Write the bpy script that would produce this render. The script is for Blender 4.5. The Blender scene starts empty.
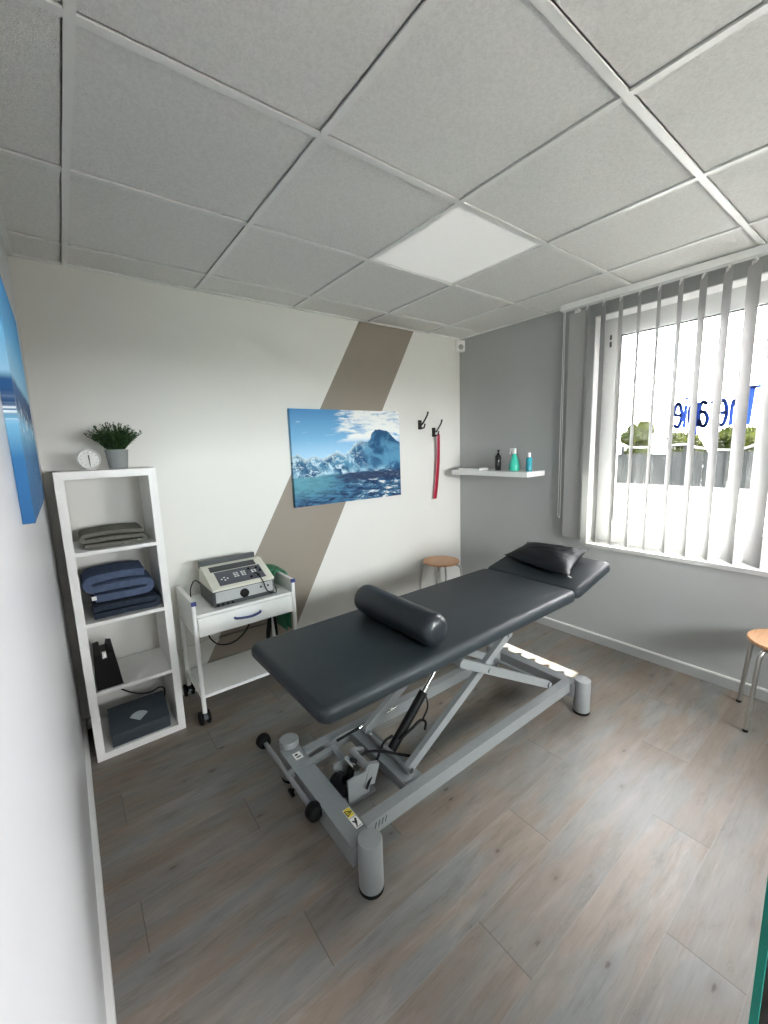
import bpy, bmesh, math, random
from mathutils import Vector, Matrix
random.seed(7)
S = bpy.context.scene
COL = S.collection
PI = math.pi
# ------------------------------------------------------------------ materials
def lin(c):
    return tuple(((v/255)/12.92 if v/255 <= .04045 else (((v/255)+.055)/1.055)**2.4) for v in c)
def node_mat(name):
    m = bpy.data.materials.new(name); m.use_nodes = True
    nt = m.node_tree; nt.nodes.clear()
    out = nt.nodes.new('ShaderNodeOutputMaterial')
    return m, nt, out
def N(nt, t, **k):
    n = nt.nodes.new(t)
    for a, v in k.items():
        if a.startswith('i_'):
            n.inputs[a[2:].replace('_', ' ')].default_value = v
        else: setattr(n, a, v)
    return n
def mat(name, col, rough=.5, metal=0., var=.06, scale=20., bump=0., bscale=200., spec=.5, stretch=(1,1,1), coat=0.):
    m, nt, out = node_mat(name)
    p = N(nt, 'ShaderNodeBsdfPrincipled'); L = nt.links.new
    p.inputs['Roughness'].default_value = rough; p.inputs['Metallic'].default_value = metal
    p.inputs['Specular IOR Level'].default_value = spec
    p.inputs['Coat Weight'].default_value = coat
    tc = N(nt, 'ShaderNodeTexCoord'); mp = N(nt, 'ShaderNodeMapping'); mp.inputs['Scale'].default_value = stretch
    L(tc.outputs['Object'], mp.inputs['Vector'])
    nz = N(nt, 'ShaderNodeTexNoise'); nz.inputs['Scale'].default_value = scale; nz.inputs['Detail'].default_value = 4
    L(mp.outputs[0], nz.inputs['Vector'])
    cr = N(nt, 'ShaderNodeValToRGB')
    a = tuple(max(0, c*(1-var)) for c in col); b = tuple(min(1, c*(1+var)) for c in col)
    cr.color_ramp.elements[0].color = (*a, 1); cr.color_ramp.elements[1].color = (*b, 1)
    cr.color_ramp.elements[0].position = .3; cr.color_ramp.elements[1].position = .7
    L(nz.outputs['Fac'], cr.inputs[0]); L(cr.outputs[0], p.inputs['Base Color'])
    if bump > 0:
        n2 = N(nt, 'ShaderNodeTexNoise'); n2.inputs['Scale'].default_value = bscale; n2.inputs['Detail'].default_value = 3
        L(mp.outputs[0], n2.inputs['Vector'])
        bp = N(nt, 'ShaderNodeBump'); bp.inputs['Strength'].default_value = bump; bp.inputs['Distance'].default_value = .004
        L(n2.outputs['Fac'], bp.inputs['Height']); L(bp.outputs[0], p.inputs['Normal'])
    L(p.outputs[0], out.inputs[0])
    return m
M = {}
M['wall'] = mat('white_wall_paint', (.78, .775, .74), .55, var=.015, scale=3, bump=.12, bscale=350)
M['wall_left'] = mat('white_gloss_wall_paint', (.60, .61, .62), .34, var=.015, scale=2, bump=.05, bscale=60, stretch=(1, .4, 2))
M['wall_grey'] = mat('grey_wall_paint', (.40, .41, .405), .6, var=.02, scale=3, bump=.12, bscale=350)
M['trim'] = mat('white_trim', (.82, .82, .80), .4, var=.02)
M['tbar'] = mat('ceiling_grid_enamel', (.76, .76, .74), .35, var=.02)
M['skirt'] = mat('grey_skirting', (.42, .43, .425), .5, var=.02)
M['sill'] = mat('grey_white_sill', (.52, .52, .51), .45, var=.02)
M['white_lam'] = mat('white_laminate', (.84, .84, .82), .4, var=.02)
M['white_metal'] = mat('white_powdercoat', (.84, .84, .82), .35, var=.02)
M['white_plastic'] = mat('white_plastic', (.80, .80, .78), .35, var=.02)
M['white_gloss'] = mat('white_gloss', (.85, .85, .84), .18, var=.01)
M['pvc'] = mat('white_pvc', (.64, .65, .64), .25, var=.01)
M['vinyl'] = mat('slate_vinyl', (.018, .025, .030), .5, var=.08, scale=30, bump=.1, bscale=500, spec=.42)
M['vinyl_dark'] = mat('dark_slate_vinyl', (.012, .016, .021), .38, var=.1, scale=30, bump=.12, bscale=400, spec=.5)
M['pillow'] = mat('black_leatherette', (.007, .008, .011), .46, var=.1, scale=40, bump=.45, bscale=45, spec=.32)
M['silver'] = mat('silver_powdercoat', (.26, .275, .28), .4, .25, var=.04, scale=60)
M['silver_light'] = mat('light_silver_powdercoat', (.25, .262, .265), .36, .15, var=.03, scale=60)
M['chrome'] = mat('chrome', (.72, .72, .70), .18, 1., var=.02)
M['legsteel'] = mat('satin_chrome', (.55, .54, .52), .3, 1., var=.03)
M['black'] = mat('black_plastic', (.0035, .0035, .004), .5, var=.1, spec=.22)
M['rubber'] = mat('black_rubber', (.004, .004, .004), .75, var=.15, spec=.2)
M['cable'] = mat('black_cable', (.004, .004, .0045), .55, var=.1, spec=.2)
M['blue_plastic'] = mat('blue_plastic', lin((52, 66, 130)), .4)
M['blue_handle'] = mat('blue_grey_handle', lin((58, 72, 122)), .3)
M['wood'] = mat('beech_wood', lin((196, 150, 112)), .45, var=.12, scale=6, stretch=(1, 14, 1))
M['wood_edge'] = mat('beech_edge', lin((150, 104, 72)), .5, var=.12, scale=8, stretch=(1, 1, 30))
M['towel_grey'] = mat('grey_terry', lin((112, 112, 104)), .95, var=.1, scale=60, bump=.8, bscale=300, spec=.1)
M['blanket'] = mat('blue_fleece', lin((82, 95, 120)), .95, var=.14, scale=40, bump=.7, bscale=260, spec=.1)
M['blanket_dark'] = mat('dark_blue_terry', lin((50, 58, 70)), .95, var=.15, scale=50, bump=.8, bscale=260, spec=.1)
M['case_grey'] = mat('dark_grey_abs', lin((54, 62, 69)), .45, var=.06)
M['emblem'] = mat('pale_grey_emblem', lin((150, 160, 165)), .4)
M['pot'] = mat('grey_ceramic', lin((140, 145, 144)), .6, var=.05)
M['soil'] = mat('dark_soil', (.02, .016, .012), .9, var=.3)
M['dev_white'] = mat('ivory_abs', lin((212, 211, 198)), .4, var=.02)
M['dev_dark'] = mat('charcoal_abs', lin((58, 61, 64)), .45, var=.06)
M['dev_key'] = mat('slate_keypad', lin((72, 76, 86)), .4, var=.05)
M['dev_silver'] = mat('silver_front', lin((178, 180, 180)), .35, .3, var=.03)
M['green'] = mat('green_latex', lin((22, 108, 72)), .5, var=.15, scale=15)
M['red'] = mat('red_plastic', lin((150, 18, 48)), .3, var=.05)
M['pink'] = mat('pink_edge', lin((215, 120, 135)), .3, var=.05)
M['turq'] = mat('turquoise_bottle', lin((60, 190, 165)), .25, var=.05)
M['teal'] = mat('teal_bottle', lin((50, 150, 165)), .25, var=.05)
M['black_gloss'] = mat('black_bottle', (.012, .012, .012), .25, var=.05)
M['hook'] = mat('dark_bronze', (.03, .028, .024), .45, .3, var=.1)
M['sensor'] = mat('sensor_white', (.80, .80, .78), .35, var=.02)
M['sensor_lens'] = mat('sensor_lens_grey', (.34, .34, .33), .3, var=.05)
M['lettering'] = mat('blue_vinyl_letter', lin((20, 80, 205)), .5, var=.03)
M['hinge'] = mat('dark_hinge', lin((85, 85, 82)), .4, .4)
M['yellow'] = mat('warning_yellow', lin((222, 200, 60)), .5, var=.03)
M['sticker'] = mat('sticker_white', (.8, .8, .78), .5, var=.02)
M['mark'] = mat('mark_black', (.015, .015, .015), .5)
M['logo'] = mat('logo_grey', lin((60, 66, 66)), .5)
M['glass_edge'] = mat('green_glass_edge', lin((20, 120, 105)), .15, var=.12, scale=4)
M['fence'] = mat('pale_fence', (.0075, .0085, .0082), .9, var=.2, scale=4, spec=0.)
M['rope'] = mat('white_rope', (.05, .05, .048), .9, spec=0.)
M['trunkbark'] = mat('bark', (.03, .025, .02), .9, var=.3)
M['render'] = mat('pale_gravel', (.22, .215, .205), .9, var=.15, scale=8)

def leaf_mat(name, c1, c2, scale=6, spec=.3):
    m, nt, out = node_mat(name); L = nt.links.new
    p = N(nt, 'ShaderNodeBsdfPrincipled'); p.inputs['Roughness'].default_value = .55; p.inputs['Specular IOR Level'].default_value = spec
    tc = N(nt, 'ShaderNodeTexCoord'); nz = N(nt, 'ShaderNodeTexNoise'); nz.inputs['Scale'].default_value = scale
    L(tc.outputs['Object'], nz.inputs['Vector'])
    cr = N(nt, 'ShaderNodeValToRGB'); cr.color_ramp.elements[0].color = (*c1, 1); cr.color_ramp.elements[1].color = (*c2, 1)
    cr.color_ramp.elements[0].position = .35; cr.color_ramp.elements[1].position = .65
    L(nz.outputs['Fac'], cr.inputs[0]); L(cr.outputs[0], p.inputs['Base Color']); L(p.outputs[0], out.inputs[0])
    return m
M['leaf'] = leaf_mat('dark_green_leaf', lin((20, 44, 22)), lin((62, 92, 48)), 40)
M['hedge'] = leaf_mat('hedge_leaf', (.0045, .0068, .0012), (.0150, .0178, .0026), 2.2, 0.)

def translucent(name, col, t):
    m, nt, out = node_mat(name); L = nt.links.new
    d = N(nt, 'ShaderNodeBsdfDiffuse'); tr = N(nt, 'ShaderNodeBsdfTranslucent'); mx = N(nt, 'ShaderNodeMixShader')
    tc = N(nt, 'ShaderNodeTexCoord'); nz = N(nt, 'ShaderNodeTexNoise'); nz.inputs['Scale'].default_value = 120
    mp = N(nt, 'ShaderNodeMapping'); mp.inputs['Scale'].default_value = (1, 1, .2); L(tc.outputs['Object'], mp.inputs[0]); L(mp.outputs[0], nz.inputs['Vector'])
    cr = N(nt, 'ShaderNodeValToRGB'); cr.color_ramp.elements[0].color = (*[c*.95 for c in col], 1); cr.color_ramp.elements[1].color = (*col, 1)
    L(nz.outputs['Fac'], cr.inputs[0]); L(cr.outputs[0], d.inputs[0]); L(cr.outputs[0], tr.inputs[0])
    mx.inputs[0].default_value = t; L(d.outputs[0], mx.inputs[1]); L(tr.outputs[0], mx.inputs[2]); L(mx.outputs[0], out.inputs[0])
    return m
M['slat'] = translucent('blind_fabric', (.50, .50, .49), .05)

def glass(name, tint, fac):
    m, nt, out = node_mat(name); L = nt.links.new
    t = N(nt, 'ShaderNodeBsdfTransparent'); t.inputs[0].default_value = (*tint, 1)
    g = N(nt, 'ShaderNodeBsdfGlossy'); g.inputs['Roughness'].default_value = .02
    fr = N(nt, 'ShaderNodeFresnel'); fr.inputs[0].default_value = 1.45
    ml = N(nt, 'ShaderNodeMath', operation='MULTIPLY'); ml.inputs[1].default_value = fac
    mx = N(nt, 'ShaderNodeMixShader'); L(fr.outputs[0], ml.inputs[0]); L(ml.outputs[0], mx.inputs[0])
    L(t.outputs[0], mx.inputs[1]); L(g.outputs[0], mx.inputs[2]); L(mx.outputs[0], out.inputs[0])
    return m
M['pane'] = glass('window_glass', (.96, .98, .97), .8)
M['doorglass'] = glass('door_glass', (.86, .93, .915), 1.)

def ramp(nt, stops, interp='LINEAR'):
    cr = N(nt, 'ShaderNodeValToRGB'); e = cr.color_ramp.elements; cr.color_ramp.interpolation = interp
    while len(e) < len(stops): e.new(.5)
    for i, (p, c) in enumerate(stops):
        e[i].position = p; e[i].color = (*c, 1) if len(c) == 3 else c
    return cr
def math_n(nt, op, a, b=None, c=None):
    n = N(nt, 'ShaderNodeMath', operation=op)
    for i, v in enumerate((a, b, c)):
        if v is None: continue
        if isinstance(v, (int, float)): n.inputs[i].default_value = v
        else: nt.links.new(v, n.inputs[i])
    return n.outputs[0]
def mixc(nt, f, a, b, mode='MIX'):
    n = N(nt, 'ShaderNodeMix', data_type='RGBA', blend_type=mode)
    for k, v in ((0, f), (6, a), (7, b)):
        if isinstance(v, (int, float)): n.inputs[k].default_value = v
        elif isinstance(v, tuple): n.inputs[k].default_value = (*v, 1)
        else: nt.links.new(v, n.inputs[k])
    return n.outputs[2]
def smooth(nt, v, a, b):
    n = N(nt, 'ShaderNodeMapRange', interpolation_type='SMOOTHSTEP')
    nt.links.new(v, n.inputs[0]); n.inputs[1].default_value = a; n.inputs[2].default_value = b
    return n.outputs[0]
def noise(nt, vec, scale, stretch=(1, 1, 1), detail=5, rough=.55, dist=0.):
    mp = N(nt, 'ShaderNodeMapping'); mp.inputs['Scale'].default_value = stretch; nt.links.new(vec, mp.inputs[0])
    n = N(nt, 'ShaderNodeTexNoise'); n.inputs['Scale'].default_value = scale; n.inputs['Detail'].default_value = detail
    n.inputs['Roughness'].default_value = rough; n.inputs['Distortion'].default_value = dist
    nt.links.new(mp.outputs[0], n.inputs['Vector']); return n.outputs['Fac']

# back wall: white with a painted taupe diagonal band
def wall_band():
    m, nt, out = node_mat('white_wall_with_taupe_band'); L = nt.links.new
    p = N(nt, 'ShaderNodeBsdfPrincipled'); p.inputs['Roughness'].default_value = .55
    tc = N(nt, 'ShaderNodeTexCoord'); sx = N(nt, 'ShaderNodeSeparateXYZ'); L(tc.outputs['Object'], sx.inputs[0])
    x, z = sx.outputs[0], sx.outputs[2]
    lo = math_n(nt, 'MULTIPLY_ADD', z, .571, .568); hi = math_n(nt, 'MULTIPLY_ADD', z, .548, 1.183)
    f = math_n(nt, 'MULTIPLY', math_n(nt, 'GREATER_THAN', x, lo), math_n(nt, 'LESS_THAN', x, hi))
    nz = noise(nt, tc.outputs['Object'], 3)
    w = mixc(nt, nz, (.70, .69, .655), (.72, .71, .675)); b = mixc(nt, nz, (.262, .222, .183), (.28, .24, .20))
    L(mixc(nt, f, w, b), p.inputs['Base Color'])
    bp = N(nt, 'ShaderNodeBump'); bp.inputs['Strength'].default_value = .12; bp.inputs['Distance'].default_value = .004
    L(noise(nt, tc.outputs['Object'], 350), bp.inputs['Height']); L(bp.outputs[0], p.inputs['Normal'])
    L(p.outputs[0], out.inputs[0]); return m
M['wall_band'] = wall_band()

# ceiling tiles: mineral fibre
def ceil_mat():
    m, nt, out = node_mat('mineral_fibre_tile'); L = nt.links.new
    p = N(nt, 'ShaderNodeBsdfPrincipled'); p.inputs['Roughness'].default_value = .9; p.inputs['Specular IOR Level'].default_value = .1
    tc = N(nt, 'ShaderNodeTexCoord'); o = tc.outputs['Object']
    n1 = noise(nt, o, 95, (1, 1, 1), 6, .7, .6); n2 = noise(nt, o, 260, detail=2)
    c = mixc(nt, smooth(nt, n1, .36, .62), (.70, .695, .675), (.78, .775, .755))
    L(c, p.inputs['Base Color'])
    h = math_n(nt, 'ADD', n1, math_n(nt, 'MULTIPLY', n2, .4))
    bp = N(nt, 'ShaderNodeBump'); bp.inputs['Strength'].default_value = .55; bp.inputs['Distance'].default_value = .006
    L(h, bp.inputs['Height']); L(bp.outputs[0], p.inputs['Normal']); L(p.outputs[0], out.inputs[0]); return m
M['ceiling'] = ceil_mat()

# floor: greige oak laminate, planks along x, 193.5 mm wide, 1281 mm long, third bond
def floor_mat():
    m, nt, out = node_mat('greige_oak_laminate'); L = nt.links.new
    p = N(nt, 'ShaderNodeBsdfPrincipled')
    tc = N(nt, 'ShaderNodeTexCoord'); o = tc.outputs['Object']; sx = N(nt, 'ShaderNodeSeparateXYZ'); L(o, sx.inputs[0])
    x, y = sx.outputs[0], sx.outputs[1]
    v = math_n(nt, 'DIVIDE', math_n(nt, 'SUBTRACT', y, .147), .1935); row = math_n(nt, 'FLOOR', v); fv = math_n(nt, 'FRACT', v)
    u = math_n(nt, 'DIVIDE', math_n(nt, 'SUBTRACT', x, math_n(nt, 'MULTIPLY_ADD', row, .427, 1.369-12.81)), 1.281)
    colm = math_n(nt, 'FLOOR', u); fu = math_n(nt, 'FRACT', u)
    wn = N(nt, 'ShaderNodeTexWhiteNoise', noise_dimensions='2D'); cb = N(nt, 'ShaderNodeCombineXYZ'); L(row, cb.inputs[0]); L(colm, cb.inputs[1]); L(cb.outputs[0], wn.inputs['Vector'])
    rnd = wn.outputs['Value']
    # per plank shifted coordinates
    cs = N(nt, 'ShaderNodeCombineXYZ'); L(x, cs.inputs[0]); L(y, cs.inputs[1]); L(math_n(nt, 'MULTIPLY', rnd, 37.), cs.inputs[2]); pv = cs.outputs[0]
    big = noise(nt, pv, 2.0, (1, 4.2, 1), 3, .5, .2)
    big2 = noise(nt, pv, 4.2, (.9, 4.0, 1.7), 6, .62, .35)
    grain = noise(nt, pv, 20, (.22, 3.4, 1), 8, .66, 1.2)
    fine = noise(nt, pv, 150, (.08, 1.6, 1), 4, .6)
    base = mixc(nt, smooth(nt, big, .36, .64), (.34, .355, .365), (.385, .315, .265))
    base = mixc(nt, math_n(nt, 'MULTIPLY', smooth(nt, big2, .48, .70), .55), base, (.50, .47, .44))
    base = mixc(nt, math_n(nt, 'MULTIPLY', smooth(nt, big2, .47, .30), .5), base, (.23, .19, .16))
    base = mixc(nt, math_n(nt, 'MULTIPLY', rnd, .45), base, (.29, .25, .22))
    base = mixc(nt, math_n(nt, 'MULTIPLY', smooth(nt, grain, .50, .74), .42), base, (.2, .165, .14))
    base = mixc(nt, math_n(nt, 'MULTIPLY', smooth(nt, grain, .48, .25), .3), base, (.46, .44, .42))
    base = mixc(nt, math_n(nt, 'MULTIPLY', smooth(nt, fine, .5, .8), .25), base, (.24, .21, .19))
    # knots
    vo = N(nt, 'ShaderNodeTexVoronoi', feature='F1'); vo.inputs['Scale'].default_value = 5.4
    mpk = N(nt, 'ShaderNodeMapping'); mpk.inputs['Scale'].default_value = (.8, 1.7, 1); L(pv, mpk.inputs[0]); L(mpk.outputs[0], vo.inputs['Vector'])
    dk = math_n(nt, 'ADD', vo.outputs['Distance'], math_n(nt, 'MULTIPLY', grain, .26))
    kf = smooth(nt, dk, .205, .145); halo = smooth(nt, dk, .40, .14)
    base = mixc(nt, math_n(nt, 'MULTIPLY', halo, .35), base, (.2, .15, .12))
    base = mixc(nt, math_n(nt, 'MULTIPLY', kf, .7), base, (.07, .055, .045))
    cr_ = noise(nt, pv, 9, (.45, 3.6, 1), 6, .62, 2.6); crack = math_n(nt, 'MULTIPLY', smooth(nt, math_n(nt, 'ABSOLUTE', math_n(nt, 'SUBTRACT', cr_, .5)), .012, .003), smooth(nt, big2, .5, .36))
    base = mixc(nt, math_n(nt, 'MULTIPLY', crack, .45), base, (.12, .095, .08))
    # joints
    ev = math_n(nt, 'MINIMUM', fv, math_n(nt, 'SUBTRACT', 1., fv)); eu = math_n(nt, 'MINIMUM', fu, math_n(nt, 'SUBTRACT', 1., fu))
    jv = math_n(nt, 'LESS_THAN', ev, .006); ju = math_n(nt, 'LESS_THAN', eu, .0012)
    base = mixc(nt, math_n(nt, 'MULTIPLY', jv, .22), base, (.55, .53, .50))
    base = mixc(nt, math_n(nt, 'MULTIPLY', ju, .7), base, (.14, .12, .105))
    base = mixc(nt, 1., base, (.575, .562, .53), 'MULTIPLY')
    L(base, p.inputs['Base Color'])
    rg = N(nt, 'ShaderNodeMapRange'); L(grain, rg.inputs[0]); rg.inputs[3].default_value = .36; rg.inputs[4].default_value = .5
    L(rg.outputs[0], p.inputs['Roughness']); p.inputs['Specular IOR Level'].default_value = .38
    bp = N(nt, 'ShaderNodeBump'); bp.inputs['Strength'].default_value = .12; bp.inputs['Distance'].default_value = .002
    L(math_n(nt, 'SUBTRACT', grain, math_n(nt, 'MULTIPLY', math_n(nt, 'MAXIMUM', jv, ju), .5)), bp.inputs['Height']); L(bp.outputs[0], p.inputs['Normal'])
    L(p.outputs[0], out.inputs[0]); return m
M['floor'] = floor_mat()

def paving_mat():
    m, nt, out = node_mat('pale_paving'); L = nt.links.new
    p = N(nt, 'ShaderNodeBsdfPrincipled'); p.inputs['Roughness'].default_value = .9
    tc = N(nt, 'ShaderNodeTexCoord')
    b = N(nt, 'ShaderNodeTexBrick'); b.inputs['Scale'].default_value = .45; b.inputs['Mortar Size'].default_value = .006
    b.inputs['Color1'].default_value = (.055, .055, .054, 1); b.inputs['Color2'].default_value = (.062, .062, .06, 1); b.inputs['Mortar'].default_value = (.03, .03, .03, 1)
    L(tc.outputs['Object'], b.inputs['Vector']); L(b.outputs[0], p.inputs['Base Color']); L(p.outputs[0], out.inputs[0]); return m
M['paving'] = paving_mat()

# iceberg canvas on the back wall (u along x, v along z from local object coords)
def art_mat(name, size, prof, kind):
    m, nt, out = node_mat(name); L = nt.links.new
    p = N(nt, 'ShaderNodeBsdfPrincipled'); p.inputs['Roughness'].default_value = .6; p.inputs['Specular IOR Level'].default_value = .25
    tc = N(nt, 'ShaderNodeTexCoord'); sx = N(nt, 'ShaderNodeSeparateXYZ'); L(tc.outputs['Object'], sx.inputs[0])
    ax = 0 if kind == 'back' else 1
    u = math_n(nt, 'DIVIDE', sx.outputs[ax], size[0]); v = math_n(nt, 'DIVIDE', sx.outputs[2], size[1])
    cb = N(nt, 'ShaderNodeCombineXYZ'); L(math_n(nt, 'MULTIPLY', u, size[0]/size[1]), cb.inputs[0]); L(v, cb.inputs[1]); uv = cb.outputs[0]
    n1 = noise(nt, uv, 5, (1, 1, 1), 8, .6, .4); n2 = noise(nt, uv, 13, (1, 1.3, 1), 8, .65, 1.0); n3 = noise(nt, uv, 4, (1, 4.5, 1), 8, .6, .5)
    if kind == 'back':
        sky = ramp(nt, [(.45, lin((176, 214, 235))), (.7, lin((120, 178, 218))), (1., lin((78, 140, 192)))]); L(v, sky.inputs[0])
        cl = smooth(nt, math_n(nt, 'MULTIPLY_ADD', smooth(nt, u, .22, .62), .30, n3), .60, .82)
        cl = math_n(nt, 'MULTIPLY', cl, smooth(nt, v, .62, .72))
        skyc = mixc(nt, cl, sky.outputs[0], lin((236, 238, 236)))
        h = ramp(nt, [(a, (b, b, b)) for a, b in prof]); L(u, h.inputs[0])
        hh = math_n(nt, 'ADD', h.outputs[0], math_n(nt, 'MULTIPLY', math_n(nt, 'SUBTRACT', n2, .5), math_n(nt, 'MULTIPLY_ADD', u, -.07, .11)))
        d = math_n(nt, 'SUBTRACT', hh, v)
        ice = mixc(nt, smooth(nt, n1, .38, .62), lin((34, 82, 120)), lin((86, 142, 176)))
        low = math_n(nt, 'MULTIPLY', smooth(nt, n2, .47, .62), smooth(nt, u, .72, .45))
        ice = mixc(nt, math_n(nt, 'MULTIPLY', low, .85), ice, lin((205, 228, 238)))
        ice = mixc(nt, math_n(nt, 'MULTIPLY', math_n(nt, 'MULTIPLY', smooth(nt, d, .05, .0), .6), smooth(nt, u, .70, .5)), ice, lin((222, 236, 242)))
        mist = math_n(nt, 'MULTIPLY', smooth(nt, v, .40, .33), smooth(nt, n1, .42, .6))
        ice = mixc(nt, math_n(nt, 'MULTIPLY', mist, .7), ice, lin((170, 208, 226)))
        c = mixc(nt, smooth(nt, d, -.004, .006), skyc, ice)
        w = noise(nt, uv, 7, (1, 4.2, 1), 9, .65, .8)
        sea = mixc(nt, smooth(nt, w, .38, .6), lin((22, 46, 84)), lin((64, 116, 150)))
        teal = math_n(nt, 'MULTIPLY', smooth(nt, u, .5, .15), smooth(nt, v, .02, .22)); sea = mixc(nt, math_n(nt, 'MULTIPLY', teal, .55), sea, lin((110, 178, 190)))
        gl = math_n(nt, 'MULTIPLY', smooth(nt, w, .56, .62), smooth(nt, u, .42, .8)); sea = mixc(nt, gl, sea, lin((235, 235, 228)))
        dark = math_n(nt, 'MULTIPLY', smooth(nt, math_n(nt, 'ABSOLUTE', math_n(nt, 'SUBTRACT', v, .27)), .07, .02), smooth(nt, u, .3, .55))
        sea = mixc(nt, math_n(nt, 'MULTIPLY', dark, .85), sea, lin((38, 52, 84)))
        hz = math_n(nt, 'ADD', math_n(nt, 'MULTIPLY', math_n(nt, 'SUBTRACT', n1, .5), .06), math_n(nt, 'MULTIPLY_ADD', u, .04, .30))
        c = mixc(nt, smooth(nt, math_n(nt, 'SUBTRACT', hz, v), -.012, .012), c, sea)
    else:
        sky = ramp(nt, [(0., lin((30, 86, 134))), (.25, lin((44, 108, 158))), (.38, lin((120, 184, 216))), (.44, lin((24, 70, 116))), (.53, lin((30, 84, 134))), (.56, lin((150, 200, 226))), (.75, lin((92, 172, 222))), (1., lin((40, 140, 206)))])
        L(math_n(nt, 'ADD', v, math_n(nt, 'MULTIPLY', math_n(nt, 'SUBTRACT', n1, .5), .05)), sky.inputs[0])
        surf = math_n(nt, 'MULTIPLY', smooth(nt, n2, .5, .62), smooth(nt, math_n(nt, 'ABSOLUTE', math_n(nt, 'SUBTRACT', v, .40)), .09, .02))
        c = mixc(nt, surf, sky.outputs[0], lin((230, 240, 244)))
        fo = math_n(nt, 'MULTIPLY', smooth(nt, n2, .62, .68), smooth(nt, v, .35, .1)); c = mixc(nt, math_n(nt, 'MULTIPLY', fo, .7), c, lin((200, 224, 236)))
    L(c, p.inputs['Base Color'])
    bp = N(nt, 'ShaderNodeBump'); bp.inputs['Strength'].default_value = .1; bp.inputs['Distance'].default_value = .001
    L(noise(nt, tc.outputs['Object'], 900), bp.inputs['Height']); L(bp.outputs[0], p.inputs['Normal'])
    L(p.outputs[0], out.inputs[0]); return m

# ------------------------------------------------------------------ mesh helpers
def box(bm, x0, x1, y0, y1, z0, z1, mtx=None):
    vs = [bm.verts.new(Vector(c)) for c in ((x0,y0,z0),(x1,y0,z0),(x1,y1,z0),(x0,y1,z0),(x0,y0,z1),(x1,y0,z1),(x1,y1,z1),(x0,y1,z1))]
    if mtx is not None:
        for v in vs: v.co = mtx @ v.co
    for f in ((0,3,2,1),(4,5,6,7),(0,1,5,4),(1,2,6,5),(2,3,7,6),(3,0,4,7)): bm.faces.new([vs[i] for i in f])
    return vs
def bevel(bm, w, seg=2, ang=.6):
    es = [e for e in bm.edges if len(e.link_faces) == 2 and e.calc_face_angle(0) > ang]
    bmesh.ops.bevel(bm, geom=es, offset=w, segments=seg, affect='EDGES', profile=.5)
def frame_for(d, up=Vector((0, 0, 1))):
    d = d.normalized()
    if abs(d.dot(up)) > .97: up = Vector((0, 1, 0)) if abs(d.y) < .9 else Vector((1, 0, 0))
    r = d.cross(up).normalized(); u = r.cross(d).normalized()
    return r, u
def bar(bm, p, q, w, h):
    p, q = Vector(p), Vector(q); r, u = frame_for(q-p)
    vs = []
    for c in (p, q):
        for a, b in ((-1,-1),(1,-1),(1,1),(-1,1)): vs.append(bm.verts.new(c + r*a*w/2 + u*b*h/2))
    for f in ((0,1,2,3),(7,6,5,4),(0,4,5,1),(1,5,6,2),(2,6,7,3),(3,7,4,0)): bm.faces.new([vs[i] for i in f])
def smooth_path(pts, n=8):
    pts = [Vector(p) for p in pts]
    if len(pts) < 3: return pts
    P = [pts[0]*2-pts[1]] + pts + [pts[-1]*2-pts[-2]]; out = []
    for i in range(1, len(P)-2):
        a, b, c, d = P[i-1:i+3]
        for k in range(n):
            t = k/n
            out.append(.5*((2*b)+(-a+c)*t+(2*a-5*b+4*c-d)*t*t+(-a+3*b-3*c+d)*t**3))
    out.append(pts[-1]); return out
def tube(bm, pts, r, seg=10, curve=False, n=8):
    pts = smooth_path(pts, n) if curve else [Vector(p) for p in pts]
    rings = []; prev = None
    for i, p in enumerate(pts):
        d = (pts[min(i+1, len(pts)-1)] - pts[max(i-1, 0)]).normalized()
        if prev is None: rr, uu = frame_for(d)
        else:
            rr = (prev - d*prev.dot(d)).normalized(); uu = rr.cross(d)
        prev = rr
        if isinstance(r, (list, tuple)):
            ff = i/(len(pts)-1)*(len(r)-1); i0 = min(int(ff), len(r)-2); rad = r[i0]+(r[i0+1]-r[i0])*(ff-i0)
        else: rad = r
        rings.append([bm.verts.new(p + (rr*math.cos(2*PI*k/seg) + uu*math.sin(2*PI*k/seg))*rad) for k in range(seg)])
    for a, b in zip(rings, rings[1:]):
        for k in range(seg): bm.faces.new((a[k], a[(k+1) % seg], b[(k+1) % seg], b[k]))
    bm.faces.new(rings[0][::-1]); bm.faces.new(rings[-1])
def lathe(bm, prof, c, seg=24, axis=(0, 0, 1)):
    c = Vector(c); q = Vector((0, 0, 1)).rotation_difference(Vector(axis).normalized())
    rings = []
    for r, h in prof:
        if r < 1e-6: rings.append([bm.verts.new(c + q @ Vector((0, 0, h)))])
        else: rings.append([bm.verts.new(c + q @ Vector((r*math.cos(2*PI*k/seg), r*math.sin(2*PI*k/seg), h))) for k in range(seg)])
    for a, b in zip(rings, rings[1:]):
        for k in range(seg):
            k2 = (k+1) % seg
            if len(a) == 1 and len(b) == 1: continue
            if len(a) == 1: bm.faces.new((a[0], b[k2], b[k]))
            elif len(b) == 1: bm.faces.new((a[k], a[k2], b[0]))
            else: bm.faces.new((a[k], a[k2], b[k2], b[k]))
    if len(rings[0]) > 1: bm.faces.new(rings[0][::-1])
    if len(rings[-1]) > 1: bm.faces.new(rings[-1])
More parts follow.
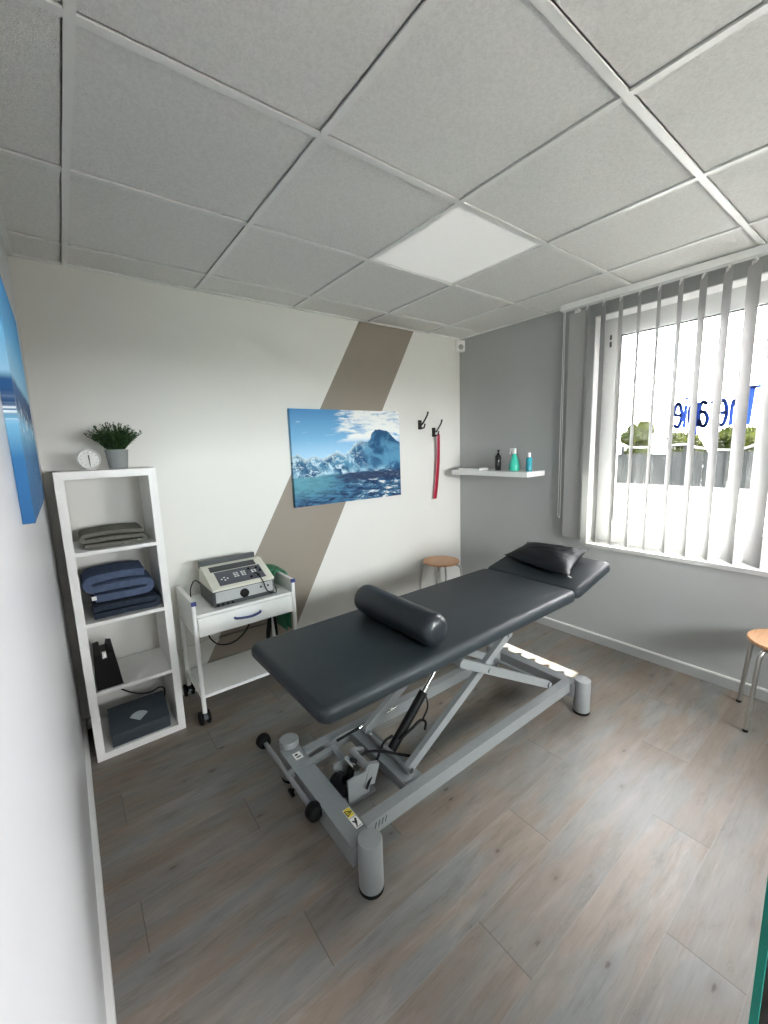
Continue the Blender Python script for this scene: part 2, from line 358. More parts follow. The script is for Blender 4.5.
def prism(bm, poly, fn, d):
    """poly: 2D points, fn(u,v,t)->Vector, extruded t in 0..d"""
    a = [bm.verts.new(fn(u, v, 0)) for u, v in poly]; b = [bm.verts.new(fn(u, v, d)) for u, v in poly]
    n = len(poly)
    bm.faces.new(a[::-1]); bm.faces.new(b)
    for k in range(n): bm.faces.new((a[k], a[(k+1) % n], b[(k+1) % n], b[k]))
def rrect(x0, x1, y0, y1, r, n=6):
    pts = []
    for cx, cy, a0 in ((x1-r, y1-r, 0), (x0+r, y1-r, 90), (x0+r, y0+r, 180), (x1-r, y0+r, 270)):
        for k in range(n+1):
            a = math.radians(a0 + 90*k/n); pts.append((cx+r*math.cos(a), cy+r*math.sin(a)))
    return pts
def pad(bm, x0, x1, y0, y1, z0, z1, rc, re, mtx=None, n=5):
    lv = []
    for k in range(n+1):
        a = PI/2*k/n; lv.append((re*(1-math.sin(a)), z0 + re*(1-math.cos(a))))
    for k in range(n+1):
        a = PI/2*k/n; lv.append((re*(1-math.cos(a)), z1 - re*(1-math.sin(a))))
    rings = []
    for ins, z in lv:
        pl = rrect(x0+ins, x1-ins, y0+ins, y1-ins, max(rc-ins, .002))
        rings.append([bm.verts.new((mtx @ Vector((x, y, z))) if mtx is not None else Vector((x, y, z))) for x, y in pl])
    m_ = len(rings[0])
    for a, b in zip(rings, rings[1:]):
        for k in range(m_): bm.faces.new((a[k], a[(k+1) % m_], b[(k+1) % m_], b[k]))
    bm.faces.new(rings[0][::-1]); bm.faces.new(rings[-1])

ORG = {}
def finish(bm, name, material, parent=None, org=None, smooth_ang=35, kind=None):
    if parent is not None: o0 = ORG[parent]
    else: o0 = Vector(org) if org is not None else Vector((0, 0, 0))
    bmesh.ops.recalc_face_normals(bm, faces=bm.faces)
    for v in bm.verts: v.co -= o0
    me = bpy.data.meshes.new(name); bm.to_mesh(me); bm.free()
    mats = material if isinstance(material, (list, tuple)) else [material]
    for mm in mats: me.materials.append(mm)
    if smooth_ang:
        for p in me.polygons: p.use_smooth = True
        me.set_sharp_from_angle(angle=math.radians(smooth_ang))
    ob = bpy.data.objects.new(name, me); COL.objects.link(ob)
    if parent is not None: ob.parent = parent
    else: ob.location = o0
    ORG[ob] = o0
    if kind: ob['kind'] = kind
    return ob
def thing(name, label, cat, loc, group=None):
    o = bpy.data.objects.new(name, None); COL.objects.link(o); o.location = loc; o.empty_display_size = .05
    ORG[o] = Vector(loc); return tag(o, label, cat, group)
def tag(o, label, cat, group=None):
    o['label'] = label; o['category'] = cat
    if group: o['group'] = group
    return o
def B(): return bmesh.new()
def bx(name, material, parent, x0, x1, y0, y1, z0, z1, bev=.002, seg=2, mtx=None, **k):
    b = B(); box(b, x0, x1, y0, y1, z0, z1, mtx)
    if bev: bevel(b, bev, seg)
    return finish(b, name, material, parent, **k)
def tb(name, material, parent, pts, r, seg=10, curve=False, **k):
    b = B(); tube(b, pts, r, seg, curve); return finish(b, name, material, parent, **k)
def la(name, material, parent, prof, c, seg=24, axis=(0, 0, 1), **k):
    b = B(); lathe(b, prof, c, seg, axis); return finish(b, name, material, parent, **k)

# ------------------------------------------------------------------ the room
W, D, H = 3.1075, 2.749, 2.4768
CORR = (.55, 3.05, 1.22, 1.92)
XL, YF = -.028, -.35
def struct(name, b, m, **k): return finish(b, name, m, smooth_ang=k.pop('smooth_ang', None), kind='structure', **k)
b = B(); box(b, XL-.12, W+.25, -1.75, D+.12, -.08, 0); struct('floor', b, M['floor'])
# ceiling: individual tiles lying on a grid, modelled as one slab mesh with recessed tiles
gx = [.1874 + .625*i for i in range(5)]; gy = [-.0067 + .625*j for j in range(5)]
b = B()
xs = [XL] + gx + [W]; ys = [YF] + gy + [D]
for i in range(len(xs)-1):
    for j in range(len(ys)-1):
        if i == 3 and j == 3: continue
        box(b, xs[i]+.0055, xs[i+1]-(.0155 if i < 5 else .0055), ys[j]+.0055, ys[j+1]-(.0155 if j < 5 else .0055), H+.003, H+.018)
box(b, XL-.12, W+.25, -1.75, D+.12, H+.06, H+.14)
struct('ceiling', b, M['ceiling'])
b = B()
for x in gx: box(b, x-.0115, x+.0115, YF, D, H-.004, H+.0028)
for y in gy: box(b, XL, W, y-.0115, y+.0115, H-.0038, H+.0026)
for x0, x1, y0, y1 in ((XL, XL+.019, YF, D), (W-.019, W, YF, D), (XL, W, D-.019, D), (XL, W, YF, YF+.019)): box(b, x0, x1, y0, y1, H-.0045, H+.0024)
struct('trim_1', b, M['tbar'])
b = B(); box(b, XL-.12, W+.25, D, D+.12, 0, H+.06); struct('wall_back', b, M['wall_band'])
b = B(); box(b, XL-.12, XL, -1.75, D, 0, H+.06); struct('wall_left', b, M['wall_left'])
# right wall with the window opening
WY0, WY1, WZ0, WZ1, WX = -.25, 1.5, .755, 2.365, W+.25
b = B(); box(b, W, WX, -1.75, D, 0, WZ0); box(b, W, WX, -1.75, D, WZ1, H+.06); box(b, W, WX, WY1, D, WZ0, WZ1); box(b, W, WX, -1.75, WY0, WZ0, WZ1)
struct('wall_right', b, M['wall_grey'])
b = B()   # white plastered reveal lining
box(b, W+.001, 3.25, WY1-.006, WY1, WZ0, WZ1); box(b, W+.001, 3.25, WY0, WY0+.006, WZ0, WZ1); box(b, W+.001, 3.25, WY0+.006, WY1-.006, WZ1-.006, WZ1)
struct('trim_2', b, M['trim'])
b = B(); box(b, W-.012, 3.25, WY0+.006, WY1-.006, WZ0-.022, WZ0+.004); bevel(b, .004); struct('trim_3', b, M['sill'])
# front wall behind the camera with the door opening, and the corridor beyond
b = B(); box(b, XL, .10, YF-.1, YF, 0, H+.06); box(b, .10, W, YF-.1, YF, 2.30, H+.06); struct('wall_front', b, M['wall'])
b = B()   # glazed partition beside the door: slim frame and one fixed pane
for x in (1.46, W-.045): box(b, x, x+.045, YF-.075, YF-.025, 0, 2.30)
box(b, 1.505, W-.045, YF-.075, YF-.025, 0, .05); box(b, 1.505, W-.045, YF-.075, YF-.025, 2.255, 2.30)
bevel(b, .003); struct('window_2', b, M['pvc'])
b = B(); box(b, 1.505, W-.045, YF-.055, YF-.047, .05, 2.255); struct('window_3', b, M['pane'])
CX0, CX1, CZ0, CZ1 = CORR   # unseen corridor window, added and sized to bring in light from behind the camera
b = B(); y0, y1 = -1.87, -1.75
box(b, XL-.12, CX0, y0, y1, 0, H+.06); box(b, CX1, W+.25, y0, y1, 0, H+.06); box(b, CX0, CX1, y0, y1, 0, CZ0); box(b, CX0, CX1, y0, y1, CZ1, H+.06); struct('wall_corridor', b, M['wall'])
b = B()
for x0, x1, z0, z1 in ((CX0, CX0+.06, CZ0, CZ1), (CX1-.06, CX1, CZ0, CZ1), (CX0+.06, CX1-.06, CZ0, CZ0+.06), (CX0+.06, CX1-.06, CZ1-.06, CZ1)): box(b, x0, x1, -1.84, -1.78, z0, z1)
bevel(b, .004); struct('fill_window_frame', b, M['pvc'])
b = B(); box(b, CX0+.06, CX1-.06, -1.812, -1.808, CZ0+.06, CZ1-.06); struct('fill_window_pane', b, M['pane'])
# skirting
b = B(); box(b, W-.012, W, YF, D, 0, .062); struct('baseboard_right', b, M['skirt'])
b = B(); box(b, W-.014, W, YF, D, .062, .072); bevel(b, .002); struct('trim_4', b, M['trim'])
b = B(); box(b, XL, W-.012, D-.014, D, 0, .06); bevel(b, .003); struct('baseboard_back', b, M['trim'])
b = B(); box(b, XL, XL+.018, YF, D-.014, 0, .06); bevel(b, .003); struct('baseboard_left', b, M['trim'])
# window
FY0, FY1, FZ0, FZ1 = WY0, WY1, WZ0+.0, WZ1
win = bpy.data.objects.new('window_1', None); COL.objects.link(win); win.location = (3.28, .6, WZ0); win['kind'] = 'structure'; ORG[win] = Vector((3.28, .6, WZ0))
b = B()
for y0, y1, z0, z1 in ((FY0, FY0+.055, FZ0, FZ1), (FY1-.05, FY1, FZ0, FZ1), (FY0+.055, FY1-.05, FZ1-.05, FZ1), (FY0+.055, FY1-.05, FZ0, FZ0+.06)): box(b, 3.25, 3.32, y0, y1, z0, z1)
bevel(b, .005); finish(b, 'window_frame', M['pvc'], win)
b = B(); sy0, sy1, sz0, sz1 = FY0+.05, FY1-.045, FZ0+.055, FZ1-.045
gy0, gy1, gz0, gz1 = sy0+.075, 1.387, .918, 2.238
for y0, y1, z0, z1 in ((sy0, gy0, sz0, sz1), (gy1, sy1, sz0, sz1), (gy0, gy1, gz1, sz1), (gy0, gy1, sz0, gz0)): box(b, 3.237, 3.30, y0, y1, z0, z1)
bevel(b, .006); sash = finish(b, 'window_sash', M['pvc'], win)
b = B()
for y0, y1, z0, z1 in ((gy0, gy0+.006, gz0, gz1), (gy1-.006, gy1, gz0, gz1), (gy0, gy1, gz1-.006, gz1), (gy0, gy1, gz0, gz0+.006)): box(b, 3.262, 3.29, y0, y1, z0, z1)
finish(b, 'gasket', M['hinge'], sash, smooth_ang=None)
b = B(); box(b, 3.272, 3.276, gy0+.001, gy1-.001, gz0+.001, gz1-.001); finish(b, 'pane', M['pane'], win, smooth_ang=None)
b = B(); tube(b, [(3.231, 1.445, 2.165), (3.231, 1.445, 2.20)], .007); tube(b, [(3.231, 1.445, 2.215), (3.231, 1.445, 2.245)], .007); finish(b, 'hinge', M['hinge'], win)
# lettering "Therapie", read from outside; y grows in reading direction
def letters():
    b = B(); zb, xh, cap = 1.583, .148, .212
    def stroke(pts, w, closed=False):
        P = smooth_path(pts, 6) if len(pts) > 2 else [Vector(p) for p in pts]
        for i in range(len(P)-1):
            a, c = P[i], P[i+1]; d = (c-a)
            if d.length < 1e-6: continue
            d.normalize(); n = Vector((-d.y, d.x, 0))*w*(1.05 if len(pts) > 2 else .78); a = a-d*w*.25; c = c+d*w*.25
            prism(b, [(a+n)[:2], (c+n)[:2], (c-n)[:2], (a-n)[:2]], lambda u, v, t: Vector((3.2715-t, u, v)), .0012)
    def V(y, z): return Vector((y, zb+z, 0))
    T = [([V(.612, cap), V(.70, cap-.004)], .012), ([V(.650, cap), V(.660, 0)], .017)]
    Hh = [([V(.714, cap), V(.714, 0)], .013), ([V(.714, .10), V(.724, .145), V(.737, .12), V(.739, 0)], .010)]
    def e(y): return [([V(y+.005, .075), V(y+.042, .085), V(y+.036, .14), V(y+.018, .148), V(y+.003, .10), V(y+.003, .045), V(y+.018, .002), V(y+.042, .016)], .0105)]
    r = [([V(.815, .148), V(.815, 0)], .012), ([V(.815, .10), V(.828, .14), V(.843, .145)], .010)]
    a = [([V(.862, .135), V(.88, .148), V(.897, .13), V(.899, 0)], .011), ([V(.899, .09), V(.87, .085), V(.855, .045), V(.866, .003), V(.885, .008), V(.899, .045)], .011)]
    p_ = [([V(.915, .148), V(.915, -.045)], .0125), ([V(.915, .12), V(.932, .146), V(.95, .12), V(.952, .06), V(.938, .008), V(.915, .03)], .0105)]
    i_ = [([V(.973, .135), V(.976, 0)], .012), ([V(.972, .176), V(.972, .188)], .012)]
    for ch in (T, Hh, e(.761), r, a, p_, i_, e(.992)):
        for pts, w in ch: stroke(pts, w)
    return b
finish(letters(), 'window_lettering', M['lettering'], win, smooth_ang=None)['label'] = 'blue vinyl lettering reading Therapie, mirrored from inside'
# glass door, standing open into the room at the camera's right
E0 = Vector((.672, .060, 0)); H0 = Vector((1.37, -.335, 0)); dd = (H0-E0).normalized(); ang = math.atan2(dd.y, dd.x)
door = bpy.data.objects.new('door_1', None); COL.objects.link(door); door.location = H0; door['kind'] = 'structure'; ORG[door] = Vector(H0)
mt = Matrix.Translation(E0) @ Matrix.Rotation(ang, 4, 'Z'); Ld = (H0-E0).length
b = B(); box(b, .0015, Ld, -.005, .005, .012, 2.03, mt); finish(b, 'door_leaf', M['doorglass'], door, smooth_ang=None)
b = B(); box(b, 0, .0014, -.005, .005, .012, 2.03, mt); finish(b, 'polished_edge', M['glass_edge'], door, smooth_ang=None)
b = B()
for z in (.3, 1.75): box(b, Ld-.09, Ld, -.014, .014, z-.05, z+.05, mt)
bevel(b, .004); finish(b, 'hinge', M['legsteel'], door)
b = B(); tube(b, [mt @ Vector(q) for q in ((.07, -.006, 1.02), (.07, -.05, 1.02), (.19, -.05, 1.02))], .009); tube(b, [mt @ Vector(q) for q in ((.07, .006, 1.02), (.07, .05, 1.02), (.19, .05, 1.02))], .009); finish(b, 'door_handle', M['legsteel'], door)

# ------------------------------------------------------------------ outside
b = B(); box(b, WX, 60, -35, 45, -.3, -.1); struct('ground_outside', b, M['paving'])
b = B(); box(b, -40, WX, -35, -1.88, -.3, -.1); struct('bounce_ground', b, M['render'])  # unseen pale ground, added to bounce daylight in through the corridor window
b = B(); box(b, WX, 3.80, -.15, 3.4, 2.44, 2.6); box(b, WX, 4.42, -1.3, -.15, 2.44, 2.6); struct('overhang_and_sun_block', b, M['render'])  # eave, plus an unseen canopy slab added to cut the sun patch short
def shrub(x, y, h, r, n, label, seed):
    rr = random.Random(seed)
    x += .45 if seed % 2 else -.35
    t = thing('hedge_shrub', label, 'shrub', (x, y, -.1), 'shrubs in the hedge outside')
    b = B()
    for k in range(5):
        a = rr.uniform(0, 6.28); tube(b, [(x, y, -.1), (x+.1*math.cos(a), y+.1*math.sin(a), h*.35), (x+.4*r*math.cos(a), y+.4*r*math.sin(a), h*.75)], [.04, .03, .012], 6)
    finish(b, 'stem', M['trunkbark'], t)
    b = B()
    lumps = [(rr.uniform(-.2, .2), rr.uniform(-.1, .1), f_*h+.12, r*rr.uniform(.8, 1.)) for f_ in (.12, .28, .42, .56, .70, .8)] + [(rr.uniform(-.1, .1), rr.uniform(-.12, .12), h*.9, r*.6)]
    for lx, ly, lz, lr in lumps:
        g = bmesh.ops.create_icosphere(b, subdivisions=2, radius=1.)['verts']
        for v in g: v.co = Vector((x+lx, y+ly, -.1+lz)) + v.co*lr*rr.uniform(.84, 1.02)
    for k in range(n):
        lx, ly, lz, lr = rr.choice(lumps)
        v = Vector((rr.gauss(0, 1), rr.gauss(0, 1), rr.gauss(0, 1))).normalized()*lr*rr.uniform(.8, 1.12)
        c = Vector((x+lx, y+ly, -.1+lz)) + Vector((v.x, v.y, v.z*1.15))
        if c.z < .05: continue
        d = Vector((rr.gauss(0, 1), rr.gauss(0, 1), rr.gauss(.3, 1))).normalized(); r_, u_ = frame_for(d); s = rr.uniform(.035, .075)
        b.faces.new([b.verts.new(c+d*s), b.verts.new(c+r_*s*.45), b.verts.new(c-d*s*.9), b.verts.new(c-r_*s*.45)])
    finish(b, 'foliage', M['hedge'], t, smooth_ang=None)
for i, (x, y, h, r, lab) in enumerate(((17.3, 7.75, 2.0, .29, 'hedge shrub at the far left, mostly behind the window frame'), (17.2, 7.0, 2.15, .30, 'leafy hedge shrub at the left edge of the view through the window'),
        (17.2, 6.28, 2.25, .30, 'tallest hedge shrub, left in the view through the window'), (17.2, 5.55, 1.75, .30, 'low hedge shrub left of the middle, under the letter e'), (17.3, 4.82, 1.72, .30, 'low hedge shrub in the middle, under the letters p and i'),
        (17.2, 4.1, 1.85, .31, 'bright hedge shrub behind the sagging rope, under the letters h and e'), (17.2, 3.38, 1.8, .30, 'bright hedge shrub under the letter T'), (17.3, 2.6, 1.9, .30, 'hedge shrub at the right edge of the view through the window'))):
    shrub(x, y, h, r, 3000, lab, 20+i)
t = thing('garden_fence', 'grey fence of upright slats in front of the hedge, with a white sagging rope', 'fence', (16.3, 5, -.1))
b = B(); rr = random.Random(2)
box(b, 16.30, 16.33, -2, 12, .0, .08); box(b, 16.30, 16.33, -2, 12, .80, .88)
for k in range(150):
    y = -2+k*.0933
    box(b, 16.27, 16.30, y, y+.0933*rr.choice((.75, .9, 1.)), -.1, 1.02 if y < 5.2 else .95)
finish(b, 'slat_panel', M['fence'], t, smooth_ang=None)
for k, y in enumerate((-1.0, 1.0, 2.9, 4.85, 6.8, 8.7, 10.6)): bx('post', M['fence'], t, 16.33, 16.41, y-.04, y+.04, -.1, 1.25, .01)
tb('rope', M['rope'], t, [(16.24, 6.8, 1.25), (16.24, 6.2, 1.18), (16.24, 5.6, 1.2), (16.24, 4.85, 1.26), (16.24, 4.5, 1.15), (16.24, 3.9, 1.07), (16.24, 3.4, 1.09), (16.24, 2.9, 1.22), (16.24, 1.9, 1.05), (16.24, 1.0, 1.22)], .04, 8, True)

# ------------------------------------------------------------------ vertical blind
t = thing('vertical_blind', 'white vertical slat blind hanging from a ceiling rail before the window', 'blind', (3.03, .7, 2.44))
bx('headrail', M['white_gloss'], t, 3.0, 3.055, YF+.02, 1.70, 2.432, H-.005, .006)
sl_ang = {0: 84, 1: 38, 2: 38, 3: 34, 4: 30, 5: 28, 6: 29, 7: 31, 8: 32, 9: 38, 10: 46}
for i in range(18):
    y = 1.628 - .1095*i if i else 1.585; a = math.radians(sl_ang.get(i, 46)); zb = .80
    mt = Matrix.Translation((3.03, y, 0)) @ Matrix.Rotation(a, 4, 'Z')
    b = B(); n = 8; w = .127
    fr = []; bk = []
    for k in range(n+1):
        s = -w/2 + w*k/n; c = .004*(1-(2*s/w)**2)
        fr.append((s, c)); bk.append((s, c+.0009))
    poly = fr + bk[::-1]
    prism(b, poly, lambda u, v, tt: mt @ Vector((u, v, zb+tt)), 2.405-zb)
    o = finish(b, 'slat', M['slat'], t)
    b = B(); box(b, -.02, .02, -.0035, .0075, 2.398, 2.418, mt); box(b, -.004, .004, -.002, .004, 2.416, 2.434, mt); finish(b, 'slat_clip', M['white_plastic'], o, smooth_ang=None)
tb('pull_chain', M['white_plastic'], t, [(3.06, 1.705, 2.44), (3.062, 1.705, 1.6), (3.064, 1.705, .95), (3.064, 1.69, .93), (3.06, 1.685, .95), (3.056, 1.688, 1.6), (3.05, 1.69, 2.44)], .0022, 6)

# ------------------------------------------------------------------ ceiling light panel
lx0, lx1, ly0, ly1 = gx[2]+.012, gx[3]-.012, gy[2]+.012, gy[3]-.012
t = thing('ceiling_light', 'square white flush light panel set in the ceiling grid', 'ceiling light', ((lx0+lx1)/2, (ly0+ly1)/2, H))
b = B()
for x0, x1, y0, y1 in ((lx0, lx1, ly0, ly0+.014), (lx0, lx1, ly1-.014, ly1), (lx0, lx0+.014, ly0+.014, ly1-.014), (lx1-.014, lx1, ly0+.014, ly1-.014)): box(b, x0, x1, y0, y1, H-.001, H+.012)
finish(b, 'panel_frame', M['white_metal'], t, smooth_ang=None)
def lamp_mat():
    m = mat('opal_diffuser', (.86, .86, .84), .35, var=.01)
    p = [n for n in m.node_tree.nodes if n.type == 'BSDF_PRINCIPLED'][0]
    p.inputs['Emission Color'].default_value = (1, .98, .94, 1); p.inputs['Emission Strength'].default_value = LAMP
    return m
LAMP = .012
b = B(); box(b, lx0+.014, lx1-.014, ly0+.014, ly1-.014, H+.001, H+.008); finish(b, 'diffuser', lamp_mat(), t, smooth_ang=None)

# ------------------------------------------------------------------ shelving unit
sx0, sx1, sy0, sy1, sh = .018, .430, 2.383, 2.728, 1.456
t = thing('shelving_unit', 'tall narrow white open shelving unit with four compartments in the corner', 'shelf', ((sx0+sx1)/2, (sy0+sy1)/2, 0))
th = .036
bx('side_panel', M['white_lam'], t, sx0, sx0+th, sy0, sy1, th, sh-th, .0012)
bx('side_panel', M['white_lam'], t, sx1-th, sx1, sy0, sy1, th, sh-th, .0012)
bx('top_panel', M['white_lam'], t, sx0, sx1, sy0, sy1, sh-th, sh, .0015)
bx('bottom_panel', M['white_lam'], t, sx0, sx1, sy0, sy1, 0, th, .0015)
SZ = [.365, .722, 1.076]   # shelf tops
for z in SZ: bx('shelf', M['white_lam'], t, sx0+th, sx1-th, sy0+.002, sy1-.002, z-.018, z, .001)
# clock
cx, cy = .166, 2.53
t = thing('desk_clock', 'small round white clock on top of the shelving unit', 'clock', (cx, cy, sh))
ax = Vector((.06, -1, .22)).normalized(); cc = Vector((cx, cy, sh+.053))
la('case', M['white_plastic'], t, [(.0, -.022), (.040, -.022), (.049, -.012), (.050, .0), (.049, .008), (.045, .011), (.042, .008), (.041, .004), (0, .004)], cc, 32, ax)
b = B(); r_, u_ = frame_for(ax)
for k in range(12):
    a = 2*PI*k/12; d = r_*math.sin(a)+u_*math.cos(a); bar(b, cc+ax*.0046+d*.031, cc+ax*.0046+d*.037, .0025, .0012)
finish(b, 'hour_marks', M['mark'], t, smooth_ang=None)
for nm, aa, l, w in (('hour_hand', math.radians(2), .020, .0045), ('minute_hand', math.radians(182), .03, .003)):
    b = B(); d = r_*math.sin(aa)+u_*math.cos(aa); bar(b, cc+ax*.0062-d*.005, cc+ax*.0062+d*l, w, .0012); finish(b, nm, M['mark'], t, smooth_ang=None)
b = B(); box(b, cx-.02, cx+.02, cy-.004, cy+.024, sh+.0006, sh+.011); bevel(b, .003); finish(b, 'foot', M['white_plastic'], t)
# plant
px, py = .288, 2.55
t = thing('potted_plant', 'bushy dark green plant in a grey pot on the shelving unit', 'potted plant', (px, py, sh))
la('pot', M['pot'], t, [(.040, .0), (.042, .004), (.052, .088), (.0535, .095), (.050, .097), (.047, .088), (.0, .086)], (px, py, sh+.0005), 32)
la('soil', M['soil'], t, [(.046, .087), (.03, .091), (0, .092)], (px, py, sh+.0005), 20)
b = B(); rr = random.Random(3)
for k in range(210):
    a = rr.uniform(0, 2*PI); sp = rr.random()**.6
    L_ = rr.uniform(.08, .142); tilt = sp*.84
    d0 = Vector((math.cos(a)*math.sin(tilt), math.sin(a)*math.sin(tilt), math.cos(tilt)))
    p0 = Vector((px+.03*sp*math.cos(a), py+.03*sp*math.sin(a), sh+.088)); p1 = p0+d0*L_*.55+Vector((0, 0, .006)); p2 = p0+d0*L_+Vector((0, 0, -.004*sp))
    tube(b, [p0, p1, p2], [.0014, .0012, .0006], 4)
    for q in range(10):
        f = .25+.75*q/9; c = p0.lerp(p1, f*2) if f < .5 else p1.lerp(p2, f*2-1)
        ld = (d0*.7 + Vector((rr.gauss(0, .6), rr.gauss(0, .6), rr.gauss(.1, .5)))).normalized(); r2, u2 = frame_for(ld); s = rr.uniform(.014, .024)
        b.faces.new([b.verts.new(c), b.verts.new(c+ld*s*.5+r2*.003+u2*.001), b.verts.new(c+ld*s), b.verts.new(c+ld*s*.5-r2*.003)])
finish(b, 'foliage', M['leaf'], t, smooth_ang=None)

# folded textiles: one continuous cloth folded back and forth, extruded along y
def folded(name, material, x0, x1, y0, y1, z0, layers, thk, seed, parent=None, org=None, sag=.004, skew=0.):
    rr = random.Random(seed); pts = []
    for k in range(layers):
        z = z0 + thk/2 + thk*k*1.02; r = thk/2
        xa, xb = (x0+r+rr.uniform(0, .006), x1-r-rr.uniform(0, .010)); n = 12
        seq = [(xa+(xb-xa)*i/n, z+sag*math.sin(PI*i/n)*k + rr.uniform(-.0008, .0008)) for i in range(n+1)]
        if k % 2: seq = seq[::-1]
        pts += seq
        if k < layers-1:
            e = seq[-1]; s = 1 if k % 2 == 0 else -1
            for a in (-55, -20, 20, 55): pts.append((e[0]+s*r*math.cos(math.radians(a)), e[1]+thk*.51+r*math.sin(math.radians(a))))
    h = thk*.46; P = [Vector((p[0], 0, p[1])) for p in pts]; up = []; dn = []
    for i, p in enumerate(P):
        d = (P[min(i+1, len(P)-1)]-P[max(i-1, 0)]).normalized(); n_ = Vector((-d.z, 0, d.x)); up.append(p+n_*h); dn.append(p-n_*h)
    b = B(); ny = 14; rows = []
    for j in range(ny+1):
        f = j/ny; y = y0+(y1-y0)*f; edge = min(f, 1-f)*ny
        sh_ = 1 - (.22 if edge < .5 else 0)
        row = []
        for i in range(len(P)):
            m_ = (up[i]+dn[i])/2; w = (Vector((0, y+.004*math.sin(i*.37+seed)+skew*(P[i].x-x0), .0022*math.sin(y*40+i*.15))))
            row.append((b.verts.new(m_+(up[i]-m_)*sh_+w), b.verts.new(m_+(dn[i]-m_)*sh_+w)))
        rows.append(row)
    for A, C in zip(rows, rows[1:]):
        for i in range(len(P)-1):
            b.faces.new((A[i][0], A[i+1][0], C[i+1][0], C[i][0])); b.faces.new((A[i][1], C[i][1], C[i+1][1], A[i+1][1]))
        b.faces.new((A[0][0], C[0][0], C[0][1], A[0][1])); b.faces.new((A[-1][0], A[-1][1], C[-1][1], C[-1][0]))
    for R_ in (rows[0], rows[-1]):
        for i in range(len(P)-1): b.faces.new((R_[i][0], R_[i][1], R_[i+1][1], R_[i+1][0]))
    return finish(b, name, material, parent, org=org, smooth_ang=60)
o = folded('folded_towel', M['towel_grey'], .085, .360, 2.42, 2.66, SZ[2]+.004, 3, .024, 1, org=(.22, 2.54, SZ[2]), skew=.03)
tag(o, 'thin grey towel folded flat in the top compartment', 'towel')
o = folded('folded_towel', M['blanket_dark'], .070, .380, 2.40, 2.64, SZ[1]+.005, 2, .036, 5, org=(.22, 2.54, SZ[1]), sag=.002)
tag(o, 'dark slate blue towel under the blue blanket in the second compartment', 'towel')
bl = folded('folded_blanket', M['blanket'], .080, .352, 2.410, 2.63, SZ[1]+.084, 3, .047, 9, org=(.22, 2.54, SZ[1]+.083), sag=.005)
tag(bl, 'thick folded blue fleece blanket with a small pale tag', 'blanket')
b = B(); box(b, .092, .112, 2.396, 2.3985, SZ[1]+.108, SZ[1]+.128, None); finish(b, 'tag', M['sticker'], bl, smooth_ang=None)['label'] = 'small pale fabric tag'
# black box
t = thing('storage_box', 'black tapered box with a notched top in the third compartment', 'box', (.12, 2.50, SZ[0]))
b = B()
prism(b, [(.062, 0), (.172, 0), (.150, .18), (.128, .186), (.120, .158), (.098, .156), (.094, .182), (.068, .178)], lambda u, v, tt: Vector((u, 2.40+tt, SZ[0]+.001+v)), .20)
bevel(b, .003); finish(b, 'body', M['black'], t)
bx('tab', M['white_plastic'], t, .1005, .1175, 2.41, 2.43, SZ[0]+.15, SZ[0]+.186, .002)
# dark grey case
t = thing('carry_case', 'dark grey rounded plastic case with pale emblem in the bottom compartment', 'case', (.22, 2.52, th))
b = B(); pl = [(2.402, 0), (2.394, .022), (2.400, .066), (2.51, .134), (2.555, .140), (2.58, .12), (2.585, 0)]
prism(b, pl, lambda u, v, tt: Vector((.088+tt, u, th+.001+v)), .272); bevel(b, .012, 3); finish(b, 'case_shell', M['case_grey'], t)
b = B(); upv = Vector((0, .110, .068)).normalized(); n_ = Vector((0, -.068, .110)).normalized(); c0 = Vector((.222, 2.452, th+.001+.0985))
fan = [(0, -.030)] + [(.052*math.sin(a), -.030+.054*math.cos(a)) for a in [(-.95+1.9*k/8) for k in range(9)]]
prism(b, fan, lambda u, v, tt: c0+Vector((1, 0, 0))*u+upv*v+n_*(tt-.0012), .003); finish(b, 'emblem', M['emblem'], t, smooth_ang=None)['label'] = 'pale grey fan-shaped emblem'
tb('power_cable', M['cable'], None, [(.057, 2.64, .262), (.10, 2.62, .268), (.148, 2.62, .248), (.204, 2.62, .198), (.259, 2.62, .166), (.309, 2.62, .156), (.355, 2.63, .162), (.382, 2.67, .12), (.380, 2.69, .045)], .0042, 8, True, org=(.22, 2.6, .165))
tag(bpy.data.objects['power_cable'], 'black cable drooping behind the grey case in the bottom compartment', 'cable')

# ------------------------------------------------------------------ trolley
tx0, tx1, ty0, ty1, tz = .525, 1.105, 2.335, 2.700, .648
t = thing('equipment_trolley', 'white wheeled trolley with one drawer beside the shelving unit', 'trolley', ((tx0+tx1)/2, 2.52, 0))
for s, x in ((0, tx0), (1, tx1)):
    b = B(); tube(b, [(x, ty0, .075), (x, ty0, .722)], .0125, 12); tube(b, [(x, ty1, .075), (x, ty1, .722)], .0125, 12)
    box(b, x-.011, x+.011, ty0-.005, ty1+.01, .695, .728); box(b, x-.006, x+.006, ty0, ty1, .52, .70); box(b, x-.008, x+.008, ty0, ty1, .155, .18)
    fr = finish(b, 'side_frame', M['white_metal'], t)
    bx('end_cap', M['blue_plastic'], fr, x-.0125, x+.0125, ty0-.016, ty0-.0045, .708, .7295, .003)
bx('top_panel', M['white_lam'], t, tx0+.013, tx1-.013, ty0-.004, ty1, tz-.016, tz, .0015)
b = B(); box(b, tx0+.013, tx1-.013, ty1-.012, ty1, .52, tz-.016); finish(b, 'back_panel', M['white_lam'], t, smooth_ang=None)
dr = bx('drawer', M['white_lam'], t, tx0+.015, tx1-.015, ty0-.008, ty1-.02, .522, tz-.019, .0015)
